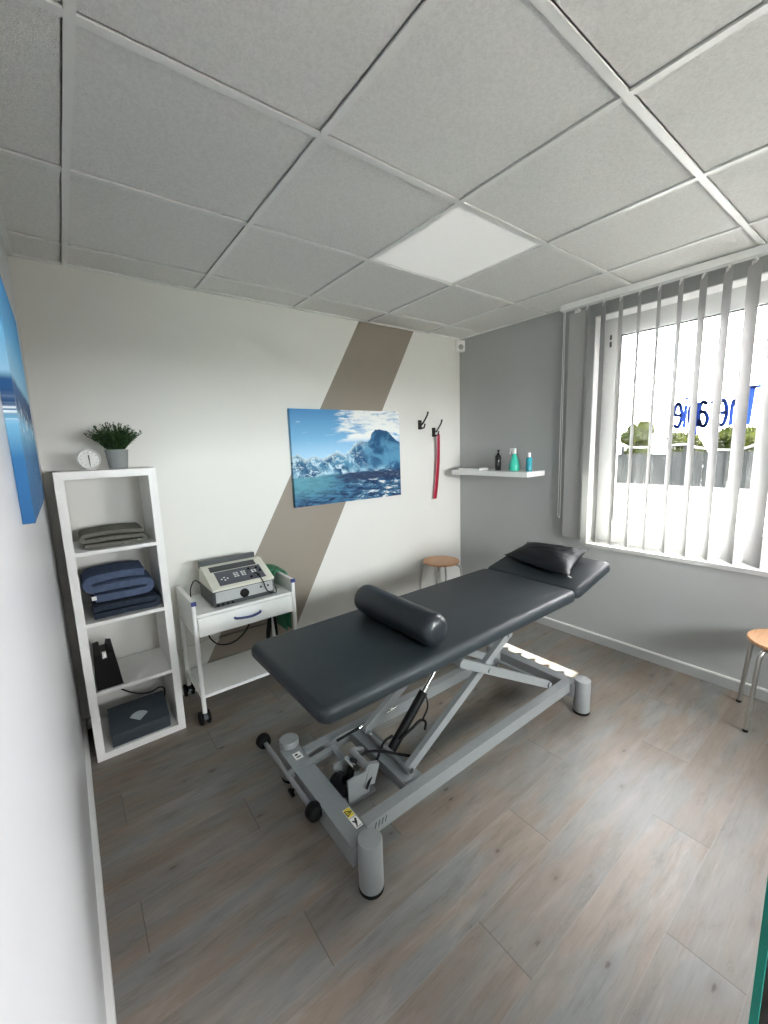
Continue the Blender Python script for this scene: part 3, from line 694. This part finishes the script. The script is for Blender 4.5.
tb('handle', M['blue_handle'], dr, [(.735, ty0-.006, .582), (.742, ty0-.022, .580), (.79, ty0-.027, .574), (.835, ty0-.027, .572), (.878, ty0-.022, .580), (.885, ty0-.006, .582)], .007, 10, True)['label'] = 'curved blue handle'
bx('lower_shelf', M['white_lam'], t, tx0+.013, tx1-.013, ty0, ty1, .158, .176, .0015)
for x in (tx0, tx1):
    for y in (ty0, ty1):
        b = B(); off = .016
        tube(b, [(x, y, .100), (x, y, .074)], .010, 12)
        prism(b, [(y+off+.041*math.cos(q), .041+.041*math.sin(q)) for q in [PI*(.02+.96*k/14) for k in range(15)]], lambda u, v, tt: Vector((x-.011+tt, u, v)), .022); bevel(b, .003)
        cst = finish(b, 'caster', M['case_grey'], t)
        for s in (-1, 1): la('wheel', M['rubber'], cst, [(0, -.0085), (.034, -.0085), (.0375, -.005), (.0375, .005), (.034, .0085), (0, .0085)], (x+s*.0205, y+off, .0377), 24, (1, 0, 0))
# electrotherapy device on top
dx0, dx1, dy0, dy1 = .640, .992, 2.362, 2.652
t = thing('therapy_device', 'grey and ivory electrotherapy unit with sloping keypad on the trolley', 'medical device', ((dx0+dx1)/2, 2.52, tz))
z0 = tz+.001
b = B(); box(b, dx0, dx1, dy0, dy1, z0+.006, z0+.10); bevel(b, .006); finish(b, 'housing', M['dev_dark'], t)
for x in (dx0+.03, dx1-.03):
    for y in (dy0+.03, dy1-.03): la('rubber_foot', M['rubber'], t, [(.012, 0), (.012, .008)], (x, y, z0), 12)
bx('front_plate', M['dev_silver'], t, dx0+.012, dx1-.006, dy0-.003, dy0+.004, z0+.030, z0+.092, .001)
la('dial', M['black'], t, [(.026, 0), (.025, .012), (.021, .014), (.0, .014)], (.812, dy0-.003, z0+.056), 24, (0, -1, 0))
for x in (.660, .687, .714, .741): la('socket', M['black'], t, [(.008, 0), (.008, .006), (.004, .007), (0, .004)], (x, dy0-.0005, z0+.017), 14, (0, -1, 0))
for x in (.912, .956): la('port', M['black'], t, [(.006, 0), (.006, .003), (0, .003)], (x, dy0-.003, z0+.068), 12, (0, -1, 0))
b = B()   # ivory wedge lid
prism(b, [(dy0-.006, .098), (dy0-.008, .112), (dy0+.19, .196), (dy0+.235, .196), (dy0+.285, .11), (dy0+.285, .098)], lambda u, v, tt: Vector((dx0-.004+tt, u, z0+v)), dx1-dx0+.008)
bevel(b, .005); lid = finish(b, 'lid', M['dev_white'], t)
sl = Vector((0, .198, .084)).normalized(); nn = Vector((0, -.084, .198)).normalized(); o0 = Vector((0, dy0-.008, z0+.112))
def slope(u, s, h): return Vector((u, 0, 0)) + o0 + sl*s + nn*h
def splate(name, m, x0, x1, s0, s1, h, par):
    b = B(); prism(b, [(x0, s0), (x1, s0), (x1, s1), (x0, s1)], lambda u, v, tt: slope(u, v, tt-.0005), h+.0005); return finish(b, name, m, par, smooth_ang=None)
kp = splate('keypad', M['dev_key'], dx0+.045, dx1-.035, .022, .150, .0012, lid)
splate('display', M['dev_dark'], dx0+.03, dx1-.05, .158, .205, .004, lid)
def button(x, s, w, h):
    b = B(); prism(b, [(x, s), (x+w, s), (x+w, s+h), (x, s+h)], lambda u, v, tt: slope(u, v, .001+tt), .002); finish(b, 'button', M['sticker'], kp, smooth_ang=None)
for i in range(3):
    for x in (.785, .801, .829, .845): button(x, .075+i*.016, .011, .008)
for x, s_ in ((.722, .085), (.722, .060), (.705, .0725), (.739, .0725), (.893, .10), (.910, .10), (.893, .085), (.910, .085)): button(x, s_, .009, .008)
for x, s_ in ((.873, .045), (.918, .05), (.943, .09), (.928, .12), (.883, .125)): la('jack', M['black'], lid, [(.008, 0), (.008, .006), (0, .007)], slope(x, s_, .001), 12, nn)
b = B(); box(b, dx0-.005, dx1-.02, dy0+.232, dy0+.262, z0+.185, z0+.226); bevel(b, .004); finish(b, 'handle_bar', M['dev_dark'], lid)
b = B(); tube(b, [slope(.898, .07, .004), slope(.905, .045, .02), (.92, dy0-.02, z0+.11), (.935, dy0-.022, z0+.06), (.955, dy0-.02, z0+.03), (.995, dy0-.012, z0+.012), (1.02, dy0+.03, z0+.02), (1.01, dy0+.07, z0+.05), (.991, dy0+.075, z0+.055)], .003, 8, True)
finish(b, 'patch_lead', M['cable'], t)
b = B(); tube(b, [(dx0+.01, dy1, z0+.07), (dx0-.025, dy1+.012, z0+.10), (dx0-.055, dy1+.0, z0+.06), (dx0-.06, dy1+.0, z0+.006)], .0035, 8, True)
finish(b, 'power_lead', M['cable'], t)
# mains lead hanging below the drawer
tb('mains_lead', M['cable'], None, [(.60, 2.42, .52), (.615, 2.42, .46), (.66, 2.43, .405), (.73, 2.44, .385), (.80, 2.46, .40), (.86, 2.48, .45), (.885, 2.50, .52)], .004, 8, True, org=(.73, 2.44, .385))
tag(bpy.data.objects['mains_lead'], 'black cable hanging in a loop below the trolley drawer', 'cable')
# green elastic straps hung over the trolley's right rear corner
t = thing('exercise_straps', 'green exercise straps draped at the right rear of the trolley', 'strap', (1.06, 2.62, .60))
b = B()
for k, (xo, y0_, y1_) in enumerate(((1.068, 2.50, 2.67), (1.052, 2.53, 2.685))):
    pth = [(xo-.022, .655), (xo-.020, .70), (xo-.006, .742), (xo+.032, .748), (xo+.068, .73), (xo+.082, .66), (xo+.084, .52), (xo+.078, .40), (xo+.082, .33-.02*k)]
    P = smooth_path([Vector((x, 0, z)) for x, z in pth], 5); rows = []
    for i, p in enumerate(P):
        d = (P[min(i+1, len(P)-1)]-P[max(i-1, 0)]).normalized(); n_ = Vector((-d.z, 0, d.x))*.004; wv = .006*math.sin(i*.5+k)
        rows.append([b.verts.new((p.x+s*n_.x, y+wv, p.z+s*n_.z)) for y, s in ((y0_, 1), ((y0_+y1_)/2, 1.6), (y1_, 1), (y1_, -1), ((y0_+y1_)/2, -.4), (y0_, -1))])
    for A, C in zip(rows, rows[1:]):
        for i in range(6): b.faces.new((A[i], A[(i+1) % 6], C[(i+1) % 6], C[i]))
    b.faces.new(rows[0]); b.faces.new(rows[-1][::-1])
finish(b, 'band', M['green'], t, smooth_ang=60)
b = B(); tube(b, [(1.045, 2.62, .51), (1.05, 2.62, .40), (1.03, 2.61, .30), (1.02, 2.61, .22)], [.010, .014, .015, .010], 8, True); tube(b, [(1.075, 2.60, .51), (1.078, 2.60, .40), (1.085, 2.60, .27)], [.008, .012, .009], 8)
finish(b, 'grip', M['black'], t)
# cable duct on the back wall
b = B(); box(b, .45, 1.13, D-.016, D+.001, .268, .310); bevel(b, .003); o = finish(b, 'cable_duct', M['wall_band'], None); tag(o, 'slim cable duct running along the back wall behind the trolley', 'cable duct')

# ------------------------------------------------------------------ treatment table
t = thing('treatment_table', 'dark slate padded treatment table on a silver scissor-lift base', 'treatment table', (1.46, 1.38, 0))
rot = Matrix.Translation((.61, 1.08, 0)) @ Matrix.Rotation(math.radians(.7), 4, 'Z')
TL, TW = 1.625, .640
b = B(); pad(b, 0, TL, 0, TW, .634, .700, .045, .026, rot); finish(b, 'padded_top', M['vinyl'], t, smooth_ang=50)
hm = rot @ Matrix.Translation((TL+.006, 0, .632)) @ Matrix.Rotation(math.radians(-11.5), 4, 'Y')
b = B(); pad(b, 0, .435, .002, TW-.002, 0, .064, .045, .024, hm); finish(b, 'head_section', M['vinyl'], t, smooth_ang=50)
b = B()
for y in (.14, TW-.14): box(b, .1, TL-.06, y-.02, y+.02, .594, .633, rot)
for x in (.14, .8, TL-.1): box(b, x-.02, x+.02, .12, TW-.12, .598, .630, rot)
bevel(b, .003); finish(b, 'upper_frame', M['silver'], t)
for yy in (.2, TW-.2):
    b = B(); bar(b, rot @ Vector((TL-.05, yy, .615)), hm @ Vector((.25, yy, -.012)), .03, .018); finish(b, 'head_bracket', M['silver'], t)
NY, FY = 1.115, 1.585   # rails
for y, x0, x1 in ((NY, .768, 2.17), (FY, .768, 2.17)):
    b = B(); box(b, x0, x1, y-.022, y+.022, .118, .178); bevel(b, .007, 3); rl = finish(b, 'base_rail', M['silver_light'], t)
    if y == NY:
        b = B()   # worn logo print on the rail's outer side
        for k, (x, w) in enumerate(((.80, .012), (.817, .010), (.832, .012), (.849, .010))):
            zc = .152; prism(b, [(x, zc-.012), (x+w*.35, zc-.012), (x+w, zc+.011), (x+w*.6, zc+.012)], lambda u, v, tt: Vector((u, NY-.0215-tt, v)), .0012)
        finish(b, 'rail_logo', M['logo'], rl, smooth_ang=None)
b = B(); box(b, .682, .768, 1.06, 1.655, .092, .172); bevel(b, .012, 3); cbn = finish(b, 'crossbar', M['silver'], t)
b = B(); box(b, 2.17, 2.235, 1.07, 1.64, .092, .172); bevel(b, .010, 3); finish(b, 'crossbar', M['silver'], t)
for x, y in ((.735, 1.030), (2.218, 1.045), (.735, 1.672), (2.215, 1.66)):
    b = B(); lathe(b, [(.041, .014), (.0435, .017), (.0435, .194), (.0405, .199), (0, .2)], (x, y, 0), 32); ft = finish(b, 'foot', M['silver_light'], t)
    la('rubber_pad', M['rubber'], ft, [(.042, 0), (.044, .003), (.044, .013), (.040, .0145)], (x, y, .0003), 32)
# warning sticker
def flat(bm, poly, z, h): prism(bm, poly, lambda u, v, tt: Vector((u, v, z+tt)), h)
b = B(); flat(b, [(.733, 1.110), (.763, 1.110), (.763, 1.205), (.733, 1.205)], .1715, .0012); st = finish(b, 'warning_sticker', M['sticker'], cbn, smooth_ang=None)
b = B(); flat(b, [(.7345, 1.164), (.7615, 1.164), (.7615, 1.2035), (.7345, 1.2035)], .1722, .0012)
for (x0, x1, y0, y1) in (): pass
finish(b, 'warning_sticker', M['yellow'], cbn, smooth_ang=None)
b = B()
tri = [Vector((.7365, 1.196, 0)), Vector((.7365, 1.170, 0)), Vector((.7598, 1.183, 0))]
for i in range(3):
    a, c = tri[i], tri[(i+1) % 3]; bar(b, (a.x, a.y, .1738), (c.x, c.y, .1738), .003, .001)
bar(b, (.741, 1.183, .1738), (.752, 1.183, .1738), .003, .001)
flat(b, [(.739, 1.115), (.744, 1.118), (.752, 1.133), (.757, 1.150), (.751, 1.152), (.745, 1.140), (.738, 1.146), (.736, 1.142), (.743, 1.132)], .1732, .0009)
for y in (1.114, 1.158): flat(b, [(.735, y), (.761, y), (.761, y+.0015), (.735, y+.0015)], .1732, .0009)
finish(b, 'warning_symbol', M['mark'], cbn, smooth_ang=None)
b = B(); flat(b, [(.715, 1.555), (.75, 1.555), (.75, 1.60), (.715, 1.60)], .1715, .0012); finish(b, 'label_plate', M['sticker'], cbn, smooth_ang=None)
b = B(); flat(b, [(.722, 1.565), (.743, 1.565), (.743, 1.572), (.722, 1.572)], .1724, .001); flat(b, [(.722, 1.58), (.735, 1.58), (.735, 1.59), (.722, 1.59)], .1724, .001); finish(b, 'label_print', M['mark'], cbn, smooth_ang=None)
# scissor arms
def arm(p, q, w=.026, h=.04):
    b = B(); bar(b, p, q, w, h); bevel(b, .004)
    for e in (p, q): tube(b, [(e[0], e[1]-.02, e[2]), (e[0], e[1]+.02, e[2])], .016, 14)
    finish(b, 'scissor_arm', M['silver_light'], t)
arm((1.050, 1.190, .190), (1.72, 1.190, .578)); arm((2.045, 1.158, .188), (1.33, 1.158, .578))
arm((1.050, 1.500, .190), (1.72, 1.500, .578)); arm((2.045, 1.535, .188), (1.33, 1.535, .578))
tb('cross_shaft', M['silver'], t, [(1.05, 1.17, .19), (1.05, 1.52, .19)], .011, 12)
tb('cross_shaft', M['silver'], t, [(2.045, 1.14, .188), (2.045, 1.555, .188)], .011, 12)
tb('cross_shaft', M['silver'], t, [(1.525, 1.14, .47), (1.525, 1.555, .47)], .011, 12)
bx('base_plate', M['silver'], t, 1.00, 1.09, 1.14, 1.56, .122, .168, .004)
# hydraulic cylinder
a0, a1, a2 = Vector((1.062, 1.325, .178)), Vector((1.268, 1.325, .382)), Vector((1.45, 1.325, .565))
cyl = tb('hydraulic_cylinder', M['black'], t, [a0, a1], .021, 18)
b = B(); tube(b, [a1, a1.lerp(a2, .12)], .014, 14); tube(b, [a1.lerp(a2, .1), a2], .0095, 14); finish(b, 'piston_rod', M['chrome'], cyl)
tb('gas_spring', M['chrome'], t, [(1.02, 1.515, .205), (1.25, 1.515, .215)], .006, 12)
tb('gas_spring_sleeve', M['black'], t, [(.90, 1.515, .199), (1.02, 1.515, .205)], .0065, 12)
b = B()
tube(b, [(.90, 1.34, .23), (.95, 1.33, .232), (1.01, 1.30, .22), (1.06, 1.26, .205), (1.10, 1.22, .20)], .006, 8, True)
tube(b, [(.875, 1.25, .15), (.90, 1.26, .17), (.96, 1.29, .21), (1.03, 1.33, .235), (1.09, 1.345, .23)], .006, 8, True)
tube(b, [(1.10, 1.30, .235), (1.16, 1.285, .27), (1.21, 1.285, .285), (1.24, 1.285, .26), (1.235, 1.285, .225)], .006, 8, True)
tube(b, [(1.262, 1.30, .372), (1.255, 1.285, .33), (1.225, 1.285, .285)], .004, 8, True)
finish(b, 'hydraulic_hose', M['cable'], t)
# pump and pedal
b = B(); box(b, .80, .90, 1.265, 1.275, .10, .215); box(b, .80, .90, 1.375, 1.385, .10, .215); box(b, .79, .93, 1.262, 1.39, .10, .112); bevel(b, .002)
tube(b, [(.90, 1.262, .225), (.90, 1.39, .225)], .014, 14); bar(b, (.90, 1.27, .15), (.93, 1.27, .23), .02, .05); bar(b, (.90, 1.38, .15), (.93, 1.38, .23), .02, .05)
finish(b, 'pump_bracket', M['silver_light'], t)
b = B(); tube(b, [(.80, 1.285, .16), (.80, 1.37, .16)], .026, 16); tube(b, [(.83, 1.33, .12), (.87, 1.33, .235)], .016, 14); tube(b, [(.775, 1.335, .13), (.815, 1.335, .20)], .018, 12)
finish(b, 'pump', M['black'], t)
b = B(); tube(b, [(.855, 1.30, .228), (.855, 1.365, .228)], .010, 12); tube(b, [(.875, 1.31, .205), (.875, 1.352, .205)], .012, 12); finish(b, 'pivot_pin', M['chrome'], t)
pdl = thing  # (pedal parts hang under the table)
b = B(); tube(b, [(.660, 1.795, .150), (.660, 1.30, .150)], .0105, 14); ped = finish(b, 'pedal_bar', M['silver_light'], t)
b = B(); bar(b, (.662, 1.517, .155), (.880, 1.500, .182), .028, .022); bar(b, (.872, 1.508, .182), (.868, 1.370, .178), .028, .022); bevel(b, .003); finish(b, 'pedal_arm', M['silver_light'], t)
for y, s, rk in ((1.80, 1, .030), (1.295, -1, .034)):
    la('pedal_knob', M['rubber'], ped, [(0, -.030), (.018, -.029), (.030, -.020), (.034, -.004), (.033, .012), (.024, .024), (.012, .029), (0, .030)], (.660, y, .150), 24, (0, 1, 0))
b = B(); tube(b, [(.69, 1.50, .105), (.655, 1.49, .095)], .006, 8); bar(b, (.655, 1.51, .095), (.655, 1.47, .093), .014, .010); finish(b, 'release_lever', M['black'], t)

# bolster roll lying across the table
b = B(); A0, A1 = Vector((1.190, 1.685, .7715)), Vector((1.184, 1.130, .7715)); ax_ = (A1-A0); Ln = ax_.length; r0 = .0705
prof = [(0, 0), (.02, .0005), (.042, .004), (.058, .013), (.067, .025), (r0, .042)] + [(r0+.0006*math.sin(k*1.7), .04+(Ln-.08)*k/10) for k in range(1, 10)] + [(r0, Ln-.042), (.067, Ln-.025), (.058, Ln-.013), (.042, Ln-.004), (.02, Ln-.0005), (0, Ln)]
lathe(b, prof, A0, 40, ax_)
o = finish(b, 'bolster', M['vinyl_dark'], None, org=(1.165, 1.42, .70), smooth_ang=50); tag(o, 'cylindrical dark slate bolster roll lying across the treatment table', 'bolster')

# pillow on the head section
def pillow():
    b = B(); n = 40; nrm = (hm.to_3x3() @ Vector((0, 0, 1))).normalized(); h0 = hm @ Vector((0, 0, .064))
    cF, cR, cB, cL = Vector((2.285, 1.185, .752)), Vector((2.655, 1.252, .834)), Vector((2.64, 1.69, .812)), Vector((2.37, 1.695, .768))
    top = []; bot = []
    for i in range(n+1):
        rt = []; rb_ = []
        for j in range(n+1):
            s, q = 2*i/n-1, 2*j/n-1; S_, Q = (s+1)/2, (q+1)/2
            pin = .045*(1-s*s)*abs(q)**3; pin2 = .05*(1-q*q)*abs(s)**3
            S2 = S_ - pin2*(1 if s > 0 else -1); Q2 = Q - pin*(1 if q > 0 else -1)
            p = cF*(1-S2)*(1-Q2) + cR*S2*(1-Q2) + cB*S2*Q2 + cL*(1-S2)*Q2
            e = max((1-s*s)*(1-q*q), 0); f = e**.5
            wr = .0032*math.sin(15*q+6*s+1.8*math.sin(4*s))*math.exp(-((s-.6)/.35)**2-((q+.5)/.4)**2)*min(1, f*2.5) + .0025*math.sin(6*s-4*q+1)*f + .0010*math.sin(17*s+5*q)*f*(s > -.3)
            sag = -.012*(1-s*s)*abs(q)**4 - .014*(1-q*q)*abs(s)**4
            ptop = p + nrm*(.048*f + wr + sag)
            pb = p + nrm*(sag - .05*f); d = (pb-h0).dot(nrm)
            if d < .003: pb = pb + nrm*(.003-d)
            d = (ptop-h0).dot(nrm)
            if d < .006: ptop = ptop + nrm*(.006-d)
            edge = i in (0, n) or j in (0, n)
            vt = b.verts.new(ptop); rt.append(vt); rb_.append(vt if edge else b.verts.new(pb))
        top.append(rt); bot.append(rb_)
    for i in range(n):
        for j in range(n):
            b.faces.new((top[i][j], top[i+1][j], top[i+1][j+1], top[i][j+1]))
            try: b.faces.new([bot[i][j], bot[i][j+1], bot[i+1][j+1], bot[i+1][j]])
            except ValueError: pass
    return b, cF
t = thing('pillow', 'puffy black leatherette pillow on the raised head section of the table', 'pillow', (2.48, 1.45, .76))
b, cpt = pillow(); finish(b, 'pillow_cover', M['pillow'], t, smooth_ang=80)
b = B(); bar(b, cpt+Vector((.004, .004, 0)), cpt+Vector((-.006, -.020, -.006)), .012, .003); finish(b, 'zip_tag', M['legsteel'], t, smooth_ang=None)['label'] = 'small shiny zip tag'

# ------------------------------------------------------------------ stools
def stool(x, y, ang, z, label, r=.165):
    t = thing('stool', label, 'stool', (x, y, 0), 'round wooden stools')
    b = B(); lathe(b, [(0, z-.018), (r-.004, z-.018), (r, z-.013), (r, z-.005), (r-.004, z), (0, z)], (x, y, 0), 48); finish(b, 'seat', M['wood'], t, smooth_ang=40)
    for k in range(4):
        a = math.radians(ang+90*k); d = Vector((math.cos(a), math.sin(a), 0)); c = Vector((x, y, 0))
        pts = [c+d*.03+Vector((0, 0, z-.030)), c+d*.115+Vector((0, 0, z-.030)), c+d*.150+Vector((0, 0, z-.034)), c+d*.172+Vector((0, 0, z-.055)), c+d*.180+Vector((0, 0, z-.10)), c+d*.212+Vector((0, 0, .012))]
        P = smooth_path(pts[:5], 5) + [pts[5]]
        lg = tb('leg', M['legsteel'], t, P, .0105, 12)
        la('leg_cap', M['rubber'], lg, [(.0113, 0), (.0115, .002), (.0115, .0125)], c+d*.2125, 12)
    b = B(); lathe(b, [(.05, z-.024), (.05, z-.0182)], (x, y, 0), 20); finish(b, 'mounting_plate', M['legsteel'], t)
stool(2.650, 2.565, 212, .497, 'round beech stool in the back corner behind the treatment table', .162)
stool(2.885, .325, 152, .468, 'round beech stool at the right edge under the window')

# ------------------------------------------------------------------ pictures
PW, PH = .985, .695
prof = [(0, .53), (.04, .56), (.10, .49), (.18, .53), (.25, .49), (.33, .54), (.38, .565), (.44, .52), (.50, .58), (.54, .64), (.60, .665), (.66, .65), (.69, .68), (.705, .75), (.74, .785), (.80, .79), (.86, .775), (.91, .73), (.95, .67), (1, .64)]
b = B(); box(b, 1.343, 1.343+PW, D-.030, D-.0005, 1.110, 1.110+PH); bevel(b, .002)
o = finish(b, 'canvas_picture', art_mat('iceberg_canvas', (PW, PH), prof, 'back'), None, org=(1.343, D, 1.110), smooth_ang=30)
tag(o, 'blue iceberg seascape canvas on the back wall across the taupe band', 'picture')
b = B(); box(b, XL+.0005, -.006, 1.19, 1.865, 1.382, 1.965); bevel(b, .002)
o = finish(b, 'canvas_picture', art_mat('wave_canvas', (.675, .583), prof, 'left'), None, org=(XL, 1.19, 1.382), smooth_ang=30)
tag(o, 'blue sea canvas on the left wall seen nearly edge-on', 'picture')

# ------------------------------------------------------------------ hooks and shoehorn
def hook(x, z, label):
    t = thing('coat_hook', label, 'coat hook', (x, D, z), 'dark coat hooks on the back wall')
    bx('backplate', M['hook'], t, x-.018, x+.018, D-.010, D+.001, z-.045, z+.035, .003)
    b = B(); tube(b, [(x, D-.01, z+.0), (x, D-.035, z+.0), (x+.006, D-.065, z+.035), (x+.016, D-.085, z+.075), (x+.020, D-.088, z+.092)], [.008, .0065], 10, True)
    tube(b, [(x, D-.01, z-.025), (x, D-.03, z-.035), (x+.003, D-.055, z-.030), (x+.006, D-.062, z-.005)], .0065, 10, True)
    lathe(b, [(0, -.009), (.007, -.006), (.009, 0), (.007, .006), (0, .009)], (x+.020, D-.088, z+.095), 12); lathe(b, [(0, -.008), (.006, -.005), (.008, 0), (.006, .005), (0, .008)], (x+.006, D-.062, z-.004), 12)
    finish(b, 'hook_arm', M['hook'], t)
hook(2.585, 1.705, 'empty dark coat hook, the higher and left one on the back wall')
hook(2.753, 1.640, 'dark coat hook holding the red shoehorn')
t = thing('shoehorn', 'long red shoehorn hanging from the right coat hook', 'shoehorn', (2.79, D-.05, 1.30))
b = B(); rows = []
for k in range(25):
    f = k/24; z = 1.616-.585*f; xc = 2.768+.010*math.sin(PI*f)-.020*f**2; w = .017+.011*f; yb = D-.0545+.034*f
    rows.append([b.verts.new((xc+w*math.sin(a), yb-(.012*math.cos(a)-.012)*f, z)) for a in (-1, -.5, 0, .5, 1)] + [b.verts.new((xc+w*.9*math.sin(a), yb+.004-(.012*math.cos(a)-.012)*f, z)) for a in (1, .5, 0, -.5, -1)])
for A, C in zip(rows, rows[1:]):
    for i in range(10): b.faces.new((A[i], A[(i+1) % 10], C[(i+1) % 10], C[i]))
b.faces.new(rows[0]); b.faces.new(rows[-1][::-1]); sh_o = finish(b, 'horn', M['red'], t, smooth_ang=60)
b = B()
for s in (-1,):
    tube(b, [(2.768+.010*math.sin(PI*k/24)-.020*(k/24)**2+s*(.016+.010*k/24), D-.0545+.034*k/24+.001, 1.616-.585*k/24) for k in range(25)], .0028, 6)
finish(b, 'edge_trim', M['pink'], t)
b = B(); tube(b, [(2.768, D-.050, 1.617), (2.766, D-.047, 1.640), (2.750, D-.047, 1.640), (2.758, D-.049, 1.612), (2.768, D-.051, 1.613)], .0022, 6, True); finish(b, 'hanging_loop', M['cable'], t)

# ------------------------------------------------------------------ wall shelf with bottles
b = B(); box(b, 2.862, W+.0005, 1.852, 2.625, 1.252, 1.292); bevel(b, .002); o = finish(b, 'wall_shelf', M['white_gloss'], None, org=(W, 2.19, 1.27)); tag(o, 'white floating shelf on the grey wall in the corner', 'shelf')
zs = 1.2925
t = thing('pump_bottle', 'slim black pump bottle on the white wall shelf', 'bottle', (2.99, 2.215, zs), 'bottles on the wall shelf')
la('bottle', M['black_gloss'], t, [(.022, 0), (.0245, .004), (.0245, .118), (.020, .126), (.010, .130), (0, .130)], (2.99, 2.215, zs), 24)
b = B(); lathe(b, [(.012, .128), (.012, .142), (.005, .144), (.005, .162), (.009, .163), (.009, .171), (0, .172)], (2.99, 2.215, zs), 16); tube(b, [(2.99, 2.215, zs+.168), (2.975, 2.195, zs+.167), (2.97, 2.188, zs+.160)], .0042, 8); finish(b, 'pump', M['black'], t)
t = thing('spray_bottle', 'turquoise spray bottle with white trigger on the wall shelf', 'bottle', (2.99, 2.055, zs), 'bottles on the wall shelf')
la('bottle', M['turq'], t, [(.036, 0), (.042, .006), (.044, .03), (.040, .06), (.026, .10), (.017, .125), (.015, .14), (0, .14)], (2.99, 2.055, zs), 28)
b = B(); lathe(b, [(.016, .138), (.016, .155), (.010, .158), (0, .158)], (2.99, 2.055, zs), 16); box(b, 2.978, 3.002, 2.045, 2.092, zs+.156, zs+.182); bar(b, (2.99, 2.088, zs+.16), (2.99, 2.10, zs+.135), .010, .006); finish(b, 'trigger_head', M['white_plastic'], t)
t = thing('spray_bottle', 'slender teal bottle with white cap, nearest the window end of the shelf', 'bottle', (2.99, 1.918, zs), 'bottles on the wall shelf')
la('bottle', M['teal'], t, [(.021, 0), (.024, .004), (.024, .095), (.015, .108), (.011, .112), (0, .112)], (2.99, 1.918, zs), 24)
la('cap', M['white_plastic'], t, [(.0125, .110), (.0125, .140), (.010, .146), (0, .147)], (2.99, 1.918, zs), 16)
t = thing('flat_box', 'flat pale case lying at the corner end of the wall shelf', 'box', (2.95, 2.42, zs))
bx('case_base', M['white_plastic'], t, 2.90, 3.02, 2.34, 2.58, zs+.0005, zs+.014, .003)
bx('case_lid', M['pot'], t, 2.903, 3.017, 2.343, 2.577, zs+.0142, zs+.024, .004)
# corner sensor
t = thing('motion_sensor', 'small white motion sensor high in the back right corner', 'sensor', (3.075, 2.715, 2.41))
sm = Matrix.Translation((3.072, 2.712, 2.405)) @ Matrix.Rotation(math.radians(-28), 4, 'Z')
b = B(); box(b, -.038, .038, -.026, .020, -.048, .048, sm); bevel(b, .008, 3); finish(b, 'sensor_body', M['sensor'], t)
la('lens', M['sensor_lens'], t, [(.024, 0), (.022, .006), (.014, .011), (0, .012)], sm @ Vector((0, -.0255, -.010)), 24, sm.to_3x3() @ Vector((0, -1, 0)))
b = B(); lathe(b, [(.010, 0), (.010, .03)], sm @ Vector((0, .01, .0)), 12, sm.to_3x3() @ Vector((0, 1, 0))); finish(b, 'wall_bracket', M['sensor'], t)

# ------------------------------------------------------------------ light
wd = bpy.data.worlds.new('daylight'); S.world = wd; wd.use_nodes = True
bg = wd.node_tree.nodes['Background']; bg.inputs[0].default_value = (.99, .94, .985, 1); bg.inputs[1].default_value = 3.2
sun = bpy.data.lights.new('sun', 'SUN'); sun.energy = 11.; sun.angle = math.radians(.5); sun.color = (1, .96, .90)
so = bpy.data.objects.new('sun', sun); COL.objects.link(so); so.location = (6, -2, 6)
so.rotation_euler = Vector((-1, .82, -1.51)).to_track_quat('-Z', 'Y').to_euler()
por = bpy.data.lights.new('window_portal', 'AREA'); por.shape = 'RECTANGLE'; por.size = WZ1-WZ0; por.size_y = WY1-WY0; por.cycles.is_portal = True
po = bpy.data.objects.new('window_portal', por); COL.objects.link(po); po.location = (3.345, (WY0+WY1)/2, (WZ0+WZ1)/2); po.rotation_euler = Vector((-1, 0, 0)).to_track_quat('-Z', 'Y').to_euler()
por.size, por.size_y = WY1-WY0, WZ1-WZ0
po2 = bpy.data.objects.new('corridor_portal', por.copy()); COL.objects.link(po2); po2.data.size, po2.data.size_y = CX1-CX0, CZ1-CZ0; po2.location = ((CX0+CX1)/2, -1.86, (CZ0+CZ1)/2); po2.rotation_euler = Vector((0, 1, 0)).to_track_quat('-Z', 'Y').to_euler()

# ------------------------------------------------------------------ camera (solved from the ceiling grid)
f, yaw, pitch, roll = 414.9151, .6536, -.1570, -.0332
cyw, syw, cp, sp, cr, sr = math.cos(yaw), math.sin(yaw), math.cos(pitch), math.sin(pitch), math.cos(roll), math.sin(roll)
fwd = Vector((syw*cp, cyw*cp, sp)); right = Vector((cyw, -syw, 0)); up = right.cross(fwd)
r2 = cr*right + sr*up; u2 = -sr*right + cr*up
cam = bpy.data.cameras.new('camera'); co = bpy.data.objects.new('camera', cam); COL.objects.link(co)
mw = Matrix((r2, u2, -fwd)).transposed().to_4x4(); mw.translation = Vector((.0551, 0, 1.5248)); co.matrix_world = mw
cam.sensor_fit = 'HORIZONTAL'; cam.sensor_width = 36; cam.lens = f*36/768; cam.clip_start = .01
S.camera = co
S.view_settings.view_transform = 'Standard'; S.view_settings.look = 'None'; S.view_settings.gamma = 1; S.view_settings.use_curve_mapping = False
S.view_settings.exposure = 4.22
c = S.cycles; c.max_bounces = 12; c.diffuse_bounces = 8; c.transparent_max_bounces = 12; c.use_denoising = True; c.sample_clamp_indirect = 8; c.caustics_reflective = False; c.caustics_refractive = False
